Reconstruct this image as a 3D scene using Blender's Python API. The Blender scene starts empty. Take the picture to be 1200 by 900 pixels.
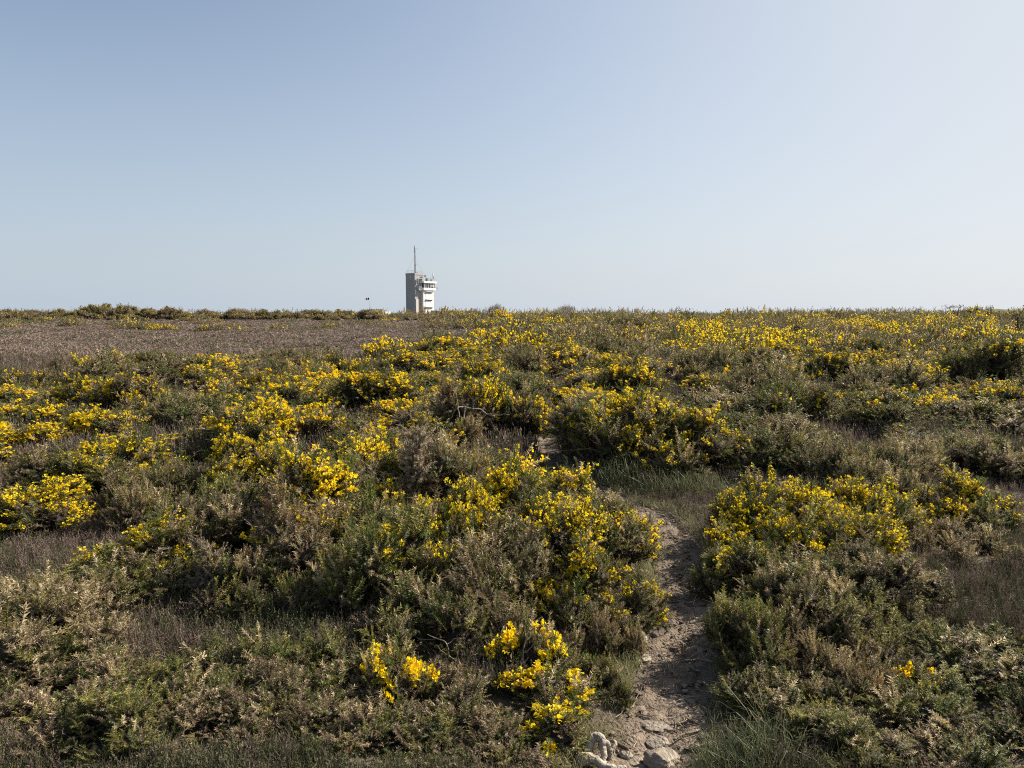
import bpy, math
import numpy as np

PI = math.pi
scene = bpy.context.scene
COL = scene.collection

# ------------------------------------------------------------------ camera model
FPX, CX, CY, EYE, HOR = 880.0, 600.0, 450.0, 1.70, 367.0
PITCH = math.atan((CY - HOR) / FPX)
SUN_AZ, SUN_EL = math.radians(64), math.radians(35)      # azimuth to the right of the view axis


def ground_at(px, py, z=0.0):
    a = PITCH
    x, y = (px - CX) / FPX, -(py - CY) / FPX
    d = np.array([x, math.cos(a) + y * math.sin(a), -math.sin(a) + y * math.cos(a)])
    t = (z - EYE) / d[2]
    return d[0] * t, d[1] * t


def xy(px, Y):
    return (px - CX) * Y / FPX, Y


# ------------------------------------------------------------------ terrain
_r = np.random.default_rng(5)
_W = []
for lam, amp in ((60, .10), (26, .08), (9, .06), (3.2, .035), (1.1, .014), (.45, .006)):
    for k in range(4):
        th = _r.uniform(0, 2 * PI)
        _W.append((math.cos(th) * 2 * PI / lam, math.sin(th) * 2 * PI / lam, _r.uniform(0, 2 * PI), amp / 2, lam))

PATH_PX = [(700, 1010), (735, 915), (768, 855), (786, 800), (798, 755), (803, 715), (802, 685), (794, 650), (780, 620),
           (764, 598), (715, 576), (668, 553), (642, 530), (628, 508), (600, 490), (560, 478)]
_pp = np.array([ground_at(*p) for p in PATH_PX])


def catmull(P, n=12):
    Q = np.vstack([2 * P[0] - P[1], P, 2 * P[-1] - P[-2]])
    out = []
    for i in range(1, len(Q) - 2):
        t = np.linspace(0, 1, n, endpoint=False)[:, None]
        p0, p1, p2, p3 = Q[i - 1], Q[i], Q[i + 1], Q[i + 2]
        out.append(.5 * (2 * p1 + (p2 - p0) * t + (2 * p0 - 5 * p1 + 4 * p2 - p3) * t ** 2 + (3 * p1 - p0 - 3 * p2 + p3) * t ** 3))
    return np.vstack(out + [P[-1:]])


PATH = catmull(_pp)


def path_dist(x, y):
    x, y = np.asarray(x, float), np.asarray(y, float)
    d = np.full(x.shape, 50.0)
    m = (np.abs(x) < 8) & (y < 18) & (y > -3)
    if m.any():
        pts = np.stack([x[m], y[m]], -1)
        best = np.full(len(pts), 1e9)
        for a, b in zip(PATH[:-1], PATH[1:]):
            ab = b - a
            t = np.clip(((pts - a) @ ab) / (ab @ ab + 1e-12), 0, 1)
            best = np.minimum(best, np.hypot(*(pts - a - t[:, None] * ab).T))
        d[m] = best
    return d


def terrain(x, y, pd=None):
    x, y = np.asarray(x, float), np.asarray(y, float)
    z = .009 * np.where(y > 8, np.minimum(y, 112) - 8, 0) + .0012 * np.clip(y - 112, 0, 500)
    z = z - .00035 * np.clip(y - 420, 0, 1e9)
    for kx, ky, ph, amp, lam in _W:
        fade = np.clip((y - 6) / (lam * .9), 0, 1) if lam > 5 else np.clip(1 - (y - 30) / 60, 0, 1)
        z = z + amp * fade * np.sin(kx * x + ky * y + ph)
    if pd is None:
        pd = path_dist(x, y)
    return z - .07 * np.exp(-(pd / .34) ** 2)


def tz(x, y):
    return float(terrain(np.array([x]), np.array([y]))[0])


def noise2(x, y, lam, seed):
    r = np.random.default_rng(seed)
    s = 0
    for k in range(6):
        th = r.uniform(0, 2 * PI)
        l = lam * r.uniform(.6, 1.5)
        s = s + np.sin((np.cos(th) * x + np.sin(th) * y) * 2 * PI / l + r.uniform(0, 2 * PI))
    return s / 3.0


# ------------------------------------------------------------------ materials
def nt(name):
    m = bpy.data.materials.new(name)
    m.use_nodes = True
    n = m.node_tree
    n.nodes.clear()
    return m, n


def mat_tint(name, rough=.65, transl=.25, spec=.25, noise=0.0, tcol=(1, 1, 1)):
    """Colour from the mesh's own tint attribute, thin-leaf light transmission."""
    m, n = nt(name)
    out = n.nodes.new('ShaderNodeOutputMaterial')
    at = n.nodes.new('ShaderNodeAttribute'); at.attribute_name = 'tint'
    oi = n.nodes.new('ShaderNodeObjectInfo')
    hs = n.nodes.new('ShaderNodeHueSaturation')
    mp = n.nodes.new('ShaderNodeMapRange'); mp.inputs[3].default_value = .82; mp.inputs[4].default_value = 1.18
    n.links.new(oi.outputs['Random'], mp.inputs[0])
    n.links.new(mp.outputs[0], hs.inputs['Value'])
    n.links.new(at.outputs['Color'], hs.inputs['Color'])
    p = n.nodes.new('ShaderNodeBsdfPrincipled')
    p.inputs['Roughness'].default_value = rough
    p.inputs['Specular IOR Level'].default_value = spec
    n.links.new(hs.outputs[0], p.inputs['Base Color'])
    if transl > 0:
        t = n.nodes.new('ShaderNodeBsdfTranslucent')
        mc = n.nodes.new('ShaderNodeMix'); mc.data_type = 'RGBA'; mc.blend_type = 'MULTIPLY'
        mc.inputs[0].default_value = 1
        mc.inputs[7].default_value = (*tcol, 1)
        n.links.new(hs.outputs[0], mc.inputs[6])
        n.links.new(mc.outputs[2], t.inputs['Color'])
        mx = n.nodes.new('ShaderNodeMixShader'); mx.inputs[0].default_value = transl
        n.links.new(p.outputs[0], mx.inputs[1]); n.links.new(t.outputs[0], mx.inputs[2])
        n.links.new(mx.outputs[0], out.inputs[0])
    else:
        n.links.new(p.outputs[0], out.inputs[0])
    return m


def mat_noise(name, cols, scale=4, rough=.85, bump=.3, bscale=30, detail=8, spec=.2, bdist=.02):
    m, n = nt(name)
    out = n.nodes.new('ShaderNodeOutputMaterial')
    p = n.nodes.new('ShaderNodeBsdfPrincipled')
    p.inputs['Roughness'].default_value = rough
    p.inputs['Specular IOR Level'].default_value = spec
    geo = n.nodes.new('ShaderNodeTexCoord')
    no = n.nodes.new('ShaderNodeTexNoise'); no.inputs['Scale'].default_value = scale; no.inputs['Detail'].default_value = detail
    no.inputs['Roughness'].default_value = .65
    n.links.new(geo.outputs['Object'], no.inputs['Vector'])
    r = n.nodes.new('ShaderNodeValToRGB')
    el = r.color_ramp.elements
    k = len(cols)
    while len(el) < k:
        el.new(.5)
    for i, c in enumerate(cols):
        el[i].position = .3 + .4 * i / max(1, k - 1)
        el[i].color = (*c, 1)
    n.links.new(no.outputs[0], r.inputs[0])
    n.links.new(r.outputs[0], p.inputs['Base Color'])
    if bump:
        nb = n.nodes.new('ShaderNodeTexNoise'); nb.inputs['Scale'].default_value = bscale; nb.inputs['Detail'].default_value = 10
        n.links.new(geo.outputs['Object'], nb.inputs['Vector'])
        b = n.nodes.new('ShaderNodeBump'); b.inputs['Strength'].default_value = bump; b.inputs['Distance'].default_value = bdist
        n.links.new(nb.outputs[0], b.inputs['Height'])
        n.links.new(b.outputs[0], p.inputs['Normal'])
    n.links.new(p.outputs[0], out.inputs[0])
    return m


def mat_plain(name, c, rough=.6, metal=0, spec=.4):
    return mat_noise(name, [tuple(v * .88 for v in c), tuple(min(1, v * 1.08) for v in c)], 3, rough, 0, spec=spec)


M = {}
M['foliage'] = mat_tint('gorse_foliage', .6, .28, .3, tcol=(1.1, 1.15, .7))
M['blossom'] = mat_tint('gorse_blossom', .55, .42, .2, tcol=(1.05, .95, .6))
M['heather'] = mat_tint('heather_twigs', .75, .2, .2)
M['grass'] = mat_tint('grass_blades', .5, .35, .35)
M['wood'] = mat_noise('weathered_wood', [(.09, .07, .05), (.22, .18, .135), (.36, .31, .245)], 16, .85, .9, 70)
M['bleached'] = mat_noise('bleached_wood', [(.17, .14, .11), (.36, .31, .25), (.52, .46, .38)], 22, .8, .9, 80)
M['stem'] = mat_noise('gorse_bark', [(.07, .05, .035), (.14, .11, .08)], 12, .85, .5, 50)
M['stone'] = mat_noise('lichen_granite', [(.13, .11, .088), (.25, .21, .165), (.40, .34, .265)], 14, .85, .9, 60)
M['soil'] = mat_noise('trodden_soil', [(.085, .064, .047), (.185, .143, .108), (.31, .245, .188)], 7, .95, .9, 70, bdist=.03)
M['earth'] = mat_noise('heath_earth', [(.055, .043, .033), (.105, .085, .062), (.15, .122, .095)], 2.2, .95, .8, 40)
M['tint'] = mat_tint('loose_bits', .9, 0, .15)
M['concrete'] = mat_noise('grey_concrete', [(.31, .31, .315), (.39, .385, .375)], .6, .9, .2, 6)
M['white'] = mat_noise('white_render', [(.68, .67, .63), (.80, .79, .76)], .7, .8, .15, 5)
M['metal'] = mat_plain('galvanised_metal', (.36, .37, .38), .45)
M['darkmetal'] = mat_plain('dark_metal', (.10, .105, .11), .5)
M['glass'] = mat_plain('dark_window_glass', (.03, .045, .055), .08, spec=.8)
M['door'] = mat_plain('ochre_door_paint', (.42, .25, .06), .6)
M['roofing'] = mat_plain('dark_roofing', (.09, .085, .08), .8)
M['palewall'] = mat_plain('pale_render', (.52, .47, .42), .85)


# ------------------------------------------------------------------ mesh tools
def make_mesh(name, V, F, mat, C=None, smooth=False):
    V = np.ascontiguousarray(V, np.float32); F = np.ascontiguousarray(F, np.int32)
    me = bpy.data.meshes.new(name)
    k = F.shape[1]
    me.vertices.add(len(V)); me.vertices.foreach_set('co', V.ravel())
    me.loops.add(F.size); me.loops.foreach_set('vertex_index', F.ravel())
    me.polygons.add(len(F)); me.polygons.foreach_set('loop_start', np.arange(0, F.size, k, dtype=np.int32))
    me.polygons.foreach_set('use_smooth', np.full(len(F), smooth))
    if C is not None:
        a = me.attributes.new('tint', 'FLOAT_COLOR', 'POINT')
        c4 = np.ones((len(V), 4), np.float32); c4[:, :3] = C
        a.data.foreach_set('color', c4.ravel())
    me.update(calc_edges=True)
    me.materials.append(mat)
    return me


class Geo:
    def __init__(s):
        s.V, s.F, s.C, s.n = [], [], [], 0

    def add(s, V, F, C=None):
        V = np.asarray(V, float)
        s.V.append(V); s.F.append(np.asarray(F, int) + s.n)
        if C is not None:
            s.C.append(np.broadcast_to(np.asarray(C, float), V.shape))
        s.n += len(V)

    def inst(s, T, Rm, P, C1, C2):
        """template T=(V,F,w) placed N times; Rm (N,3,3) includes the scale"""
        tV, tF, w = T
        N = len(P)
        if N == 0:
            return
        V = np.einsum('nij,vj->nvi', Rm, tV) + P[:, None, :]
        F = tF[None] + (np.arange(N) * len(tV))[:, None, None]
        C = C1[:, None, :] * (1 - w)[None, :, None] + C2[:, None, :] * w[None, :, None]
        s.add(V.reshape(-1, 3), F.reshape(-1, tF.shape[1]), C.reshape(-1, 3))

    def mesh(s, name, mat, smooth=False):
        return make_mesh(name, np.vstack(s.V), np.vstack(s.F), mat, np.vstack(s.C) if s.C else None, smooth)


def nrm(v):
    return v / (np.linalg.norm(v, axis=-1, keepdims=True) + 1e-9)


def frames(d, rng, scale):
    d = nrm(d)
    r = rng.normal(size=d.shape)
    a = nrm(np.cross(d, r)); b = np.cross(d, a)
    m = np.stack([a, b, d], -1)
    scale = np.asarray(scale)
    if scale.ndim == 1:
        scale = scale[:, None, None]
    else:
        scale = scale[:, None, :]
    return m * scale


def tri_tube(pts, rad, sides=6):
    """tube along a polyline, triangles, closed ends"""
    pts = np.asarray(pts, float); n = len(pts)
    rad = np.broadcast_to(np.asarray(rad, float), (n,))
    t = nrm(np.gradient(pts, axis=0))
    ref = np.array([.31, .17, .93]) if abs(t[0][2]) < .9 else np.array([1, .2, .1])
    V = []
    a = nrm(np.cross(t[0], ref))
    for i in range(n):
        a = nrm(a - t[i] * (a @ t[i])); b = np.cross(t[i], a)
        th = np.arange(sides) * 2 * PI / sides
        V.append(pts[i] + rad[i] * (np.cos(th)[:, None] * a + np.sin(th)[:, None] * b))
    V = np.vstack(V + [pts[:1], pts[-1:]])
    F = []
    for i in range(n - 1):
        for k in range(sides):
            p, q = i * sides + k, i * sides + (k + 1) % sides
            F += [(p, q, q + sides), (p, q + sides, p + sides)]
    for k in range(sides):
        F += [(n * sides, (k + 1) % sides, k), (n * sides + 1, (n - 1) * sides + k, (n - 1) * sides + (k + 1) % sides)]
    return V, np.array(F)


_ico = {}


def icosphere(sub):
    if sub not in _ico:
        import bmesh
        bm = bmesh.new(); bmesh.ops.create_icosphere(bm, subdivisions=sub, radius=1)
        _ico[sub] = (np.array([v.co[:] for v in bm.verts]), np.array([[v.index for v in f.verts] for f in bm.faces]))
        bm.free()
    return _ico[sub]


def box_vf(x0, x1, y0, y1, z0, z1):
    V = np.array([(x, y, z) for z in (z0, z1) for y in (y0, y1) for x in (x0, x1)], float)
    q = [(0, 2, 3, 1), (4, 5, 7, 6), (0, 1, 5, 4), (2, 6, 7, 3), (0, 4, 6, 2), (1, 3, 7, 5)]
    F = [t for a, b, c, d in q for t in ((a, b, c), (a, c, d))]
    return V, np.array(F)


# ------------------------------------------------------------------ object tools
def link(name, data, parent=None, loc=None, rot=None, scale=None):
    o = bpy.data.objects.new(name, data)
    COL.objects.link(o)
    if parent:
        o.parent = parent
    if loc is not None:
        o.location = loc
    if rot is not None:
        o.rotation_euler = (0, 0, rot) if np.isscalar(rot) else rot
    if scale is not None:
        o.scale = scale
    return o


def tag(o, label=None, cat=None, group=None, kind=None):
    if label: o['label'] = label
    if cat: o['category'] = cat
    if group: o['group'] = group
    if kind: o['kind'] = kind
    return o


# ------------------------------------------------------------------ plant templates
def shoot_template(seed, ns, sl, sw, bend=.12, stem_r=.018):
    r = np.random.default_rng(seed)
    V, F, w = [], [], []
    bx = r.uniform(-bend, bend, 2)

    def axis(h):
        return np.array([bx[0] * h * h, bx[1] * h * h, h])
    hs = [0, .55, 1.0]
    for i, h in enumerate(hs):
        rr = stem_r * (1 - .75 * h)
        for k in range(3):
            th = k * 2 * PI / 3
            V.append(axis(h) + rr * np.array([math.cos(th), math.sin(th), 0])); w.append(.15)
    for i in range(2):
        for k in range(3):
            p, q = i * 3 + k, i * 3 + (k + 1) % 3
            F += [(p, q, q + 3), (p, q + 3, p + 3)]
    for j in range(ns):
        h = .06 + .94 * (j + r.uniform(0, 1)) / ns
        th = j * 2.39996 + r.uniform(-.4, .4)
        up = r.uniform(.25, 1.1)
        d = nrm(np.array([math.cos(th), math.sin(th), up]))
        L = sl * r.uniform(.6, 1.25) * (1 - .35 * h)
        side = nrm(np.cross(d, np.array([0, 0, 1.0]) + r.normal(size=3) * .5))
        o = axis(h)
        b = len(V)
        W = sw * r.uniform(.7, 1.3)
        V += [o - side * W * .5, o + side * W * .5, o + d * L]
        w += [.75, .75, 1.0]
        F.append((b, b + 1, b + 2))
    return np.array(V), np.array(F), np.array(w)


SHOOT = {0: [shoot_template(k, 54, .17, .042) for k in range(5)],
         1: [shoot_template(10 + k, 24, .20, .066, stem_r=.026) for k in range(5)],
         2: [shoot_template(20 + k, 11, .26, .105, stem_r=.035) for k in range(4)],
         3: [shoot_template(30 + k, 7, .36, .19, stem_r=.05) for k in range(4)]}


def flower_template(lod, seed):
    r = np.random.default_rng(seed)
    if lod == 0:      # pea flower: folded standard, two wings, keel
        V = [(0, 0, 0), (-.55, .1, .75), (0, .35, 1.0), (.55, .1, .75),
             (0, 0, 0), (-.38, -.55, .35), (-.1, -.75, .55), (.38, -.55, .35), (.1, -.75, .55)]
        F = [(0, 2, 1), (0, 3, 2), (4, 5, 6), (4, 8, 7), (4, 6, 8)]
        w = [.35, 1, 1, 1, .4, .9, 1, .9, 1]
    else:
        V = [(-.55, 0, -.1), (.55, 0, -.1), (.4, .1, .9), (-.4, .1, .9), (0, -.6, 0), (0, .5, 0), (.1, .45, .8), (-.1, -.5, .8)]
        F = [(0, 1, 2), (0, 2, 3), (4, 5, 6), (4, 6, 7)]
        w = [.6, .6, 1, 1, .5, .5, 1, 1]
    V = np.array(V) + r.normal(size=(len(V), 3)) * .06
    return V, np.array(F), np.array(w, float)


FLOWER = {l: [flower_template(l, 40 + l * 5 + k) for k in range(3)] for l in range(4)}

GREEN = np.array([.094, .120, .024]); OLIVE = np.array([.225, .205, .058]); GREY = np.array([.165, .165, .082])
BROWN = np.array([.235, .175, .112]); BEIGE = np.array([.47, .375, .235]); RUST = np.array([.27, .145, .07])
DARK = np.array([.060, .078, .030])
PALETTES = {  # weights of green, olive, grey-green, brown, beige, rust, dark green
    'flower': ([.34, .28, .10, .13, .04, 0, .11]),
    'green': ([.38, .23, .12, .09, .04, 0, .14]),
    'olive': ([.26, .46, .06, .12, .06, .01, .03]),
    'brown': ([.04, .10, .06, .58, .17, .04, .01]),
    'mixed': ([.18, .20, .10, .34, .13, .01, .04]),
    'beige': ([.03, .12, .02, .15, .68, 0, 0]),
    'rust': ([0, .02, 0, .36, .12, .50, 0]),
}
PCOL = np.stack([GREEN, OLIVE, GREY, BROWN, BEIGE, RUST, DARK])
YEL = np.array([.91, .725, .015]); YEL2 = np.array([.90, .58, .008]); YEL3 = np.array([.95, .82, .05])


def gorse_meshes(name, seed, rx, ry, H, lod, pal, flower=0.0, dens=1.0, lobes=8, leaders=.06, up=.6, stems=True, patch=.8):
    r = np.random.default_rng(seed)
    wts = np.array(PALETTES[pal])
    # --- lobes
    k = lobes
    ang = r.uniform(0, 2 * PI, k); rad = np.sqrt(r.uniform(0, 1, k)) * .80
    ang[0], rad[0] = 0, .05
    lx, ly = rad * np.cos(ang) * rx, rad * np.sin(ang) * ry
    lr = r.uniform(.20, .42, k) * min((rx + ry) / 2, H * 1.5)
    top = H * (1 - .55 * rad ** 2) * r.uniform(.66, 1.05, k)
    lz = np.maximum(top - lr, .25 * lr)
    c = np.stack([lx, ly, lz], -1)
    ldead = r.uniform(0, 1, k) ** 1.6 * patch
    lflow = np.clip(r.normal(1, .55, k), .05, 2)
    # --- shoots on the surface of the lobes
    small = float(np.clip(H / .42, .55, 1))
    Ls = {0: .125, 1: .145, 2: .20, 3: .30}[lod] * small
    per = {0: 900, 1: 600, 2: 300, 3: 130}[lod] * dens / small ** 1.7
    area = 2.6 * PI * (lr ** 2).sum()
    kt = {0: 6, 1: 5, 2: 4, 3: 2}[lod]
    nt_ = int(per * area / kt)
    tl = r.choice(k, nt_, p=lr ** 2 / (lr ** 2).sum())
    td = nrm(r.normal(size=(nt_, 3)))
    td[:, 2] = np.where(td[:, 2] < -.45, -td[:, 2], td[:, 2])
    tp = c[tl] + td * lr[tl, None] * r.uniform(.80, 1.13, nt_)[:, None]
    keep = tp[:, 2] > -.01
    for j in range(k):
        keep &= (np.linalg.norm(tp - c[j], axis=1) > lr[j] * .84) | (tl == j)
    tp, td, tl = tp[keep], td[keep], tl[keep]
    nt_ = len(tp)
    tdir = nrm(td * .7 + np.array([0, 0, up]) + r.normal(size=(nt_, 3)) * .30)
    tlead = r.uniform(size=nt_) < leaders * np.clip(td[:, 2] + .2, 0, 1)
    tid = np.repeat(np.arange(nt_), kt)
    n = len(tid)
    d, li, lead = td[tid], tl[tid], tlead[tid]
    L = Ls * r.uniform(.6, 1.2, n) * np.where(lead, r.uniform(1.3, 1.9, nt_)[tid], r.uniform(.8, 1.15, nt_)[tid])
    dr = nrm(tdir[tid] + r.normal(size=(n, 3)) * .42 + np.where(lead, .7, 0)[:, None] * np.array([0, 0, 1]))
    p = tp[tid]
    p0 = p - tdir[tid] * (Ls * .7) + r.normal(size=(n, 3)) * (Ls * .09)
    p0[:, 2] = np.maximum(p0[:, 2], .0)
    # palette index
    tb = r.choice(7, nt_, p=wts / wts.sum())
    tdead = r.uniform(size=nt_) < ldead[tl] * .8
    tb = np.where(tdead & (tb < 3), np.where(r.uniform(size=nt_) < .7, 3, 4), tb)
    base = np.where(r.uniform(size=n) < .8, tb[tid], r.choice(7, n, p=wts / wts.sum()))
    dead = tdead[tid]
    tipc = PCOL[base] * r.uniform(.80, 1.25, n)[:, None] * r.uniform(.78, 1.28, nt_)[tid][:, None]
    pale = r.uniform(size=n) < .08
    tipc = np.where(pale[:, None], tipc * .6 + BEIGE * .35, tipc)
    stc = np.where((base >= 3)[:, None], BROWN, OLIVE * .45 + BROWN * .4) * r.uniform(.6, 1.1, n)[:, None]
    g = Geo()
    ti = r.integers(0, len(SHOOT[lod]), n)
    wide = r.uniform(.85, 1.2, n)
    S = np.stack([L * wide, L * wide, L], -1)
    wx = max(1, 0.13 / Ls) if lod == 0 else 1
    for q in range(len(SHOOT[lod])):
        m = ti == q
        g.inst(SHOOT[lod][q], frames(dr[m], r, S[m]), p0[m], stc[m], tipc[m])
    # --- longer arms set all round with short shoots
    sel = np.where(d[:, 2] > -.1)[0]
    na = min(len(sel), int({0: 26, 1: 20, 2: 12, 3: 6}[lod] * dens * area * .50))
    sel = r.choice(sel, na, replace=False)
    ad = nrm(d[sel] * .6 + np.array([0, 0, up]) + r.normal(size=(na, 3)) * .42)
    AL = min(Ls, .30 * H) * r.uniform(.75, 1.55, na)
    ab0 = p[sel] - ad * (Ls * .35)
    ash = {0: 12, 1: 9, 2: 6, 3: 4}[lod]
    ai = np.repeat(np.arange(na), ash)
    at_ = r.uniform(.05, 1.0, len(ai))
    sag = r.normal(size=(na, 3)) * .16
    apos = ab0[ai] + ad[ai] * (AL[ai] * at_)[:, None] + sag[ai] * (AL[ai] * at_ ** 2)[:, None]
    asd = nrm(ad[ai] + r.normal(size=(len(ai), 3)) * .62)
    asL = Ls * r.uniform(.34, .62, len(ai)) * (1.1 - .4 * at_)
    abase = r.choice(7, na, p=wts / wts.sum())
    acol = (PCOL[abase] * r.uniform(.75, 1.4, na)[:, None])[ai] * r.uniform(.85, 1.15, len(ai))[:, None]
    acol[at_ > .8] = acol[at_ > .8] * .85 + BEIGE * .10
    for q in range(len(SHOOT[lod])):
        m = np.arange(len(ai)) % len(SHOOT[lod]) == q
        g.inst(SHOOT[lod][q], frames(asd[m], r, asL[m] * 1.15), apos[m], acol[m] * .7, acol[m])
    # --- dead brown interior twigs, colour lowered to paint in deeper shade
    ni = int(n * .35)
    lj = r.choice(k, ni)
    di = nrm(r.normal(size=(ni, 3)))
    pi_ = c[lj] + di * (lr[lj] * r.uniform(.45, .85, ni))[:, None]
    pi_[:, 2] = np.abs(pi_[:, 2])
    dd = nrm(di * .6 + np.array([0, 0, .5]) + r.normal(size=(ni, 3)) * .5)
    Li = Ls * r.uniform(.8, 1.3, ni)
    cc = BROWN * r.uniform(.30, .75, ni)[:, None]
    q = SHOOT[max(lod, 1)][0]
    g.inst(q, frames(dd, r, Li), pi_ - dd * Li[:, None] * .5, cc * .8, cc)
    # --- dense litter-brown heart of each lobe, added to block light and darken gaps
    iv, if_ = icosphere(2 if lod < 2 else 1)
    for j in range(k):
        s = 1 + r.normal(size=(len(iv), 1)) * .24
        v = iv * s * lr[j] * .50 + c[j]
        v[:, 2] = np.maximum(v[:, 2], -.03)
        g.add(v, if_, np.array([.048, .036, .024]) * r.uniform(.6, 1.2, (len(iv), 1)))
    out = {'foliage': g.mesh(name + '_foliage', M['foliage'])}
    # --- blossom along the upper part of chosen shoots
    if flower > 0:
        up_ok = np.clip((td[:, 2] + .35) * 1.1, 0, 1)
        z_ok = np.clip(tp[:, 2] / H * 1.6 - .25, 0, 1)
        pn = noise2(tp[:, 0] / rx, tp[:, 1] / ry + tp[:, 2] / H * .7, .8, seed + 9) * .5 + .5
        pr = .95 * flower * lflow[tl] * up_ok * z_ok * np.clip(pn * 1.6, .1, 1.5) * (~tdead)
        tfl = r.uniform(size=nt_) < pr
        fl = np.where(tfl[tid] & (r.uniform(size=n) < .85))[0]
        per_sh = {0: 8, 1: 6, 2: 4, 3: 4}[lod]
        fsz = {0: .0165, 1: .020, 2: .033, 3: .065}[lod]
        idx = np.repeat(fl, per_sh)
        nf = len(idx)
        if nf:
            h = 1.02 - .55 * r.uniform(0, 1, nf) ** 1.3
            pos = p0[idx] + dr[idx] * (L[idx] * h)[:, None]
            side = r.normal(size=(nf, 3)); side = nrm(side - dr[idx] * (side * dr[idx]).sum(1)[:, None])
            fd = nrm(side + dr[idx] * .6 + np.array([0, 0, .3]))
            pos = pos + side * (fsz * r.uniform(.1, .6, nf))[:, None]
            sz = fsz * r.uniform(.65, 1.25, nf)
            u = r.uniform(size=nf)
            c1 = np.where((u < .10)[:, None], YEL2, YEL) * r.uniform(.8, 1.0, nf)[:, None]
            c2 = np.where((u < .07)[:, None], YEL2, np.where((u > .8)[:, None], YEL3, YEL)) * r.uniform(.86, 1.0, nf)[:, None]
            gb = Geo()
            fi = r.integers(0, 3, nf)
            for q in range(3):
                m = fi == q
                gb.inst(FLOWER[lod][q], frames(fd[m], r, sz[m]), pos[m], c1[m] * .9, c2[m])
            out['blossom'] = gb.mesh(name + '_blossom', M['blossom'])
    if stems:
        gs = Geo()
        for j in range(k):
            e = c[j] + np.array([0, 0, lr[j] * .2])
            b = np.array([r.normal() * .06 * rx, r.normal() * .06 * ry, -.03])
            t = np.linspace(0, 1, 6)[:, None]
            pts = b + (e - b) * t + r.normal(size=(6, 3)) * .02 * t + np.array([0, 0, -.12 * H]) * (t * (1 - t))
            gs.add(*tri_tube(pts, np.linspace(.016, .006, 6) * (1 + rx * .4), 5))
        nbark = sum(len(f) for f in gs.F)
        for q in range({'brown': 26, 'mixed': 16, 'beige': 20}.get(pal, 9)):
            j = r.integers(0, k)
            dd_ = nrm(r.normal(size=3) * np.array([1, 1, .5]) + np.array([0, 0, .45]))
            Q = [c[j] + np.array([0, 0, lr[j] * .2])]
            Lq = lr[j] * r.uniform(1.0, 1.55)
            for w_ in range(6):
                dd_ = nrm(dd_ + r.normal(size=3) * .28)
                Q.append(Q[-1] + dd_ * Lq / 6)
            gs.add(*tri_tube(np.array(Q), np.linspace(.0044, .0014, 7) * (1.5 if lod else 1), 4))
            for f_ in range(2):
                i_ = r.integers(3, 6)
                e_ = nrm(dd_ + r.normal(size=3) * .7)
                gs.add(*tri_tube(np.array([Q[i_], Q[i_] + e_ * Lq * .12 + r.normal(size=3) * .008, Q[i_] + e_ * Lq * .26]), np.array([.0026, .002, .001]) * (1.5 if lod else 1), 4))
        ms = gs.mesh(name + '_stem', M['stem'])
        ms.materials.append(M['wood'])
        mi = np.zeros(len(ms.polygons), np.int32); mi[nbark:] = 1
        ms.polygons.foreach_set('material_index', mi)
        out['stem'] = ms
    return out


PROTO = {}


def proto(key, **kw):
    PROTO[key] = (gorse_meshes('gorse_' + key, **kw), kw['rx'], kw['H'])


def place_bush(key, X, Y, W, H, rot, label, group, cat='gorse bush', name='gorse_bush', parts=True, ry=None):
    meshes, rx, h = PROTO[key]
    s = W / 2 / rx
    o = link(name, None, None, (X, Y, tz(X, Y) - .02), rot, (s, (ry or W) / 2 / rx, H / h))
    o.empty_display_size = .1
    tag(o, label, cat, group)
    for nm in ('foliage', 'blossom', 'stem'):
        if nm in meshes:
            c = link(nm, meshes[nm], o)
            if nm == 'blossom':
                c['kind'] = 'stuff'
    return o


# near prototypes (about one metre wide)
proto('flower_a', seed=101, rx=.55, ry=.52, H=.62, lod=0, pal='flower', flower=1.45, lobes=13)
proto('flower_b', seed=102, rx=.55, ry=.55, H=.60, lod=0, pal='flower', flower=1.15, lobes=12)
proto('dome', seed=123, rx=.95, ry=.62, H=.48, lod=0, pal='flower', flower=1.7, lobes=26, patch=.5)
proto('flower_c', seed=103, rx=.55, ry=.50, H=.52, lod=0, pal='green', flower=1.6, lobes=13)
proto('sparse_a', seed=104, rx=.50, ry=.48, H=.50, lod=0, pal='green', flower=.13, lobes=10)
proto('sparse_b', seed=105, rx=.50, ry=.50, H=.48, lod=0, pal='mixed', flower=.11, lobes=10)
proto('mixed_a', seed=106, rx=.50, ry=.48, H=.56, lod=0, pal='mixed', flower=.015, lobes=9, leaders=.15)
proto('olive_a', seed=107, rx=.42, ry=.42, H=.36, lod=0, pal='olive', flower=.012, lobes=8, leaders=.15)
proto('olive_b', seed=108, rx=.42, ry=.40, H=.38, lod=0, pal='green', flower=0, lobes=8, leaders=.15)
proto('brown_a', seed=109, rx=.45, ry=.45, H=.52, lod=0, pal='brown', flower=0, lobes=8, dens=.85)
proto('beige_a', seed=110, rx=.42, ry=.42, H=.32, lod=0, pal='beige', flower=0, lobes=9, leaders=.15)
proto('cushion_a', seed=111, rx=.30, ry=.30, H=.20, lod=0, pal='mixed', lobes=12, leaders=.2, stems=False)
proto('cushion_b', seed=112, rx=.30, ry=.30, H=.20, lod=0, pal='green', lobes=12, leaders=.2, stems=False)
proto('cushion_fl', seed=113, rx=.22, ry=.20, H=.24, lod=0, pal='flower', flower=.36, lobes=14, leaders=.05)
proto('low_brown', seed=115, rx=.40, ry=.40, H=.24, lod=0, pal='brown', lobes=15, leaders=.1)
proto('low_mixed', seed=116, rx=.62, ry=.60, H=.38, lod=0, pal='mixed', flower=.02, lobes=18, leaders=.12)
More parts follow.
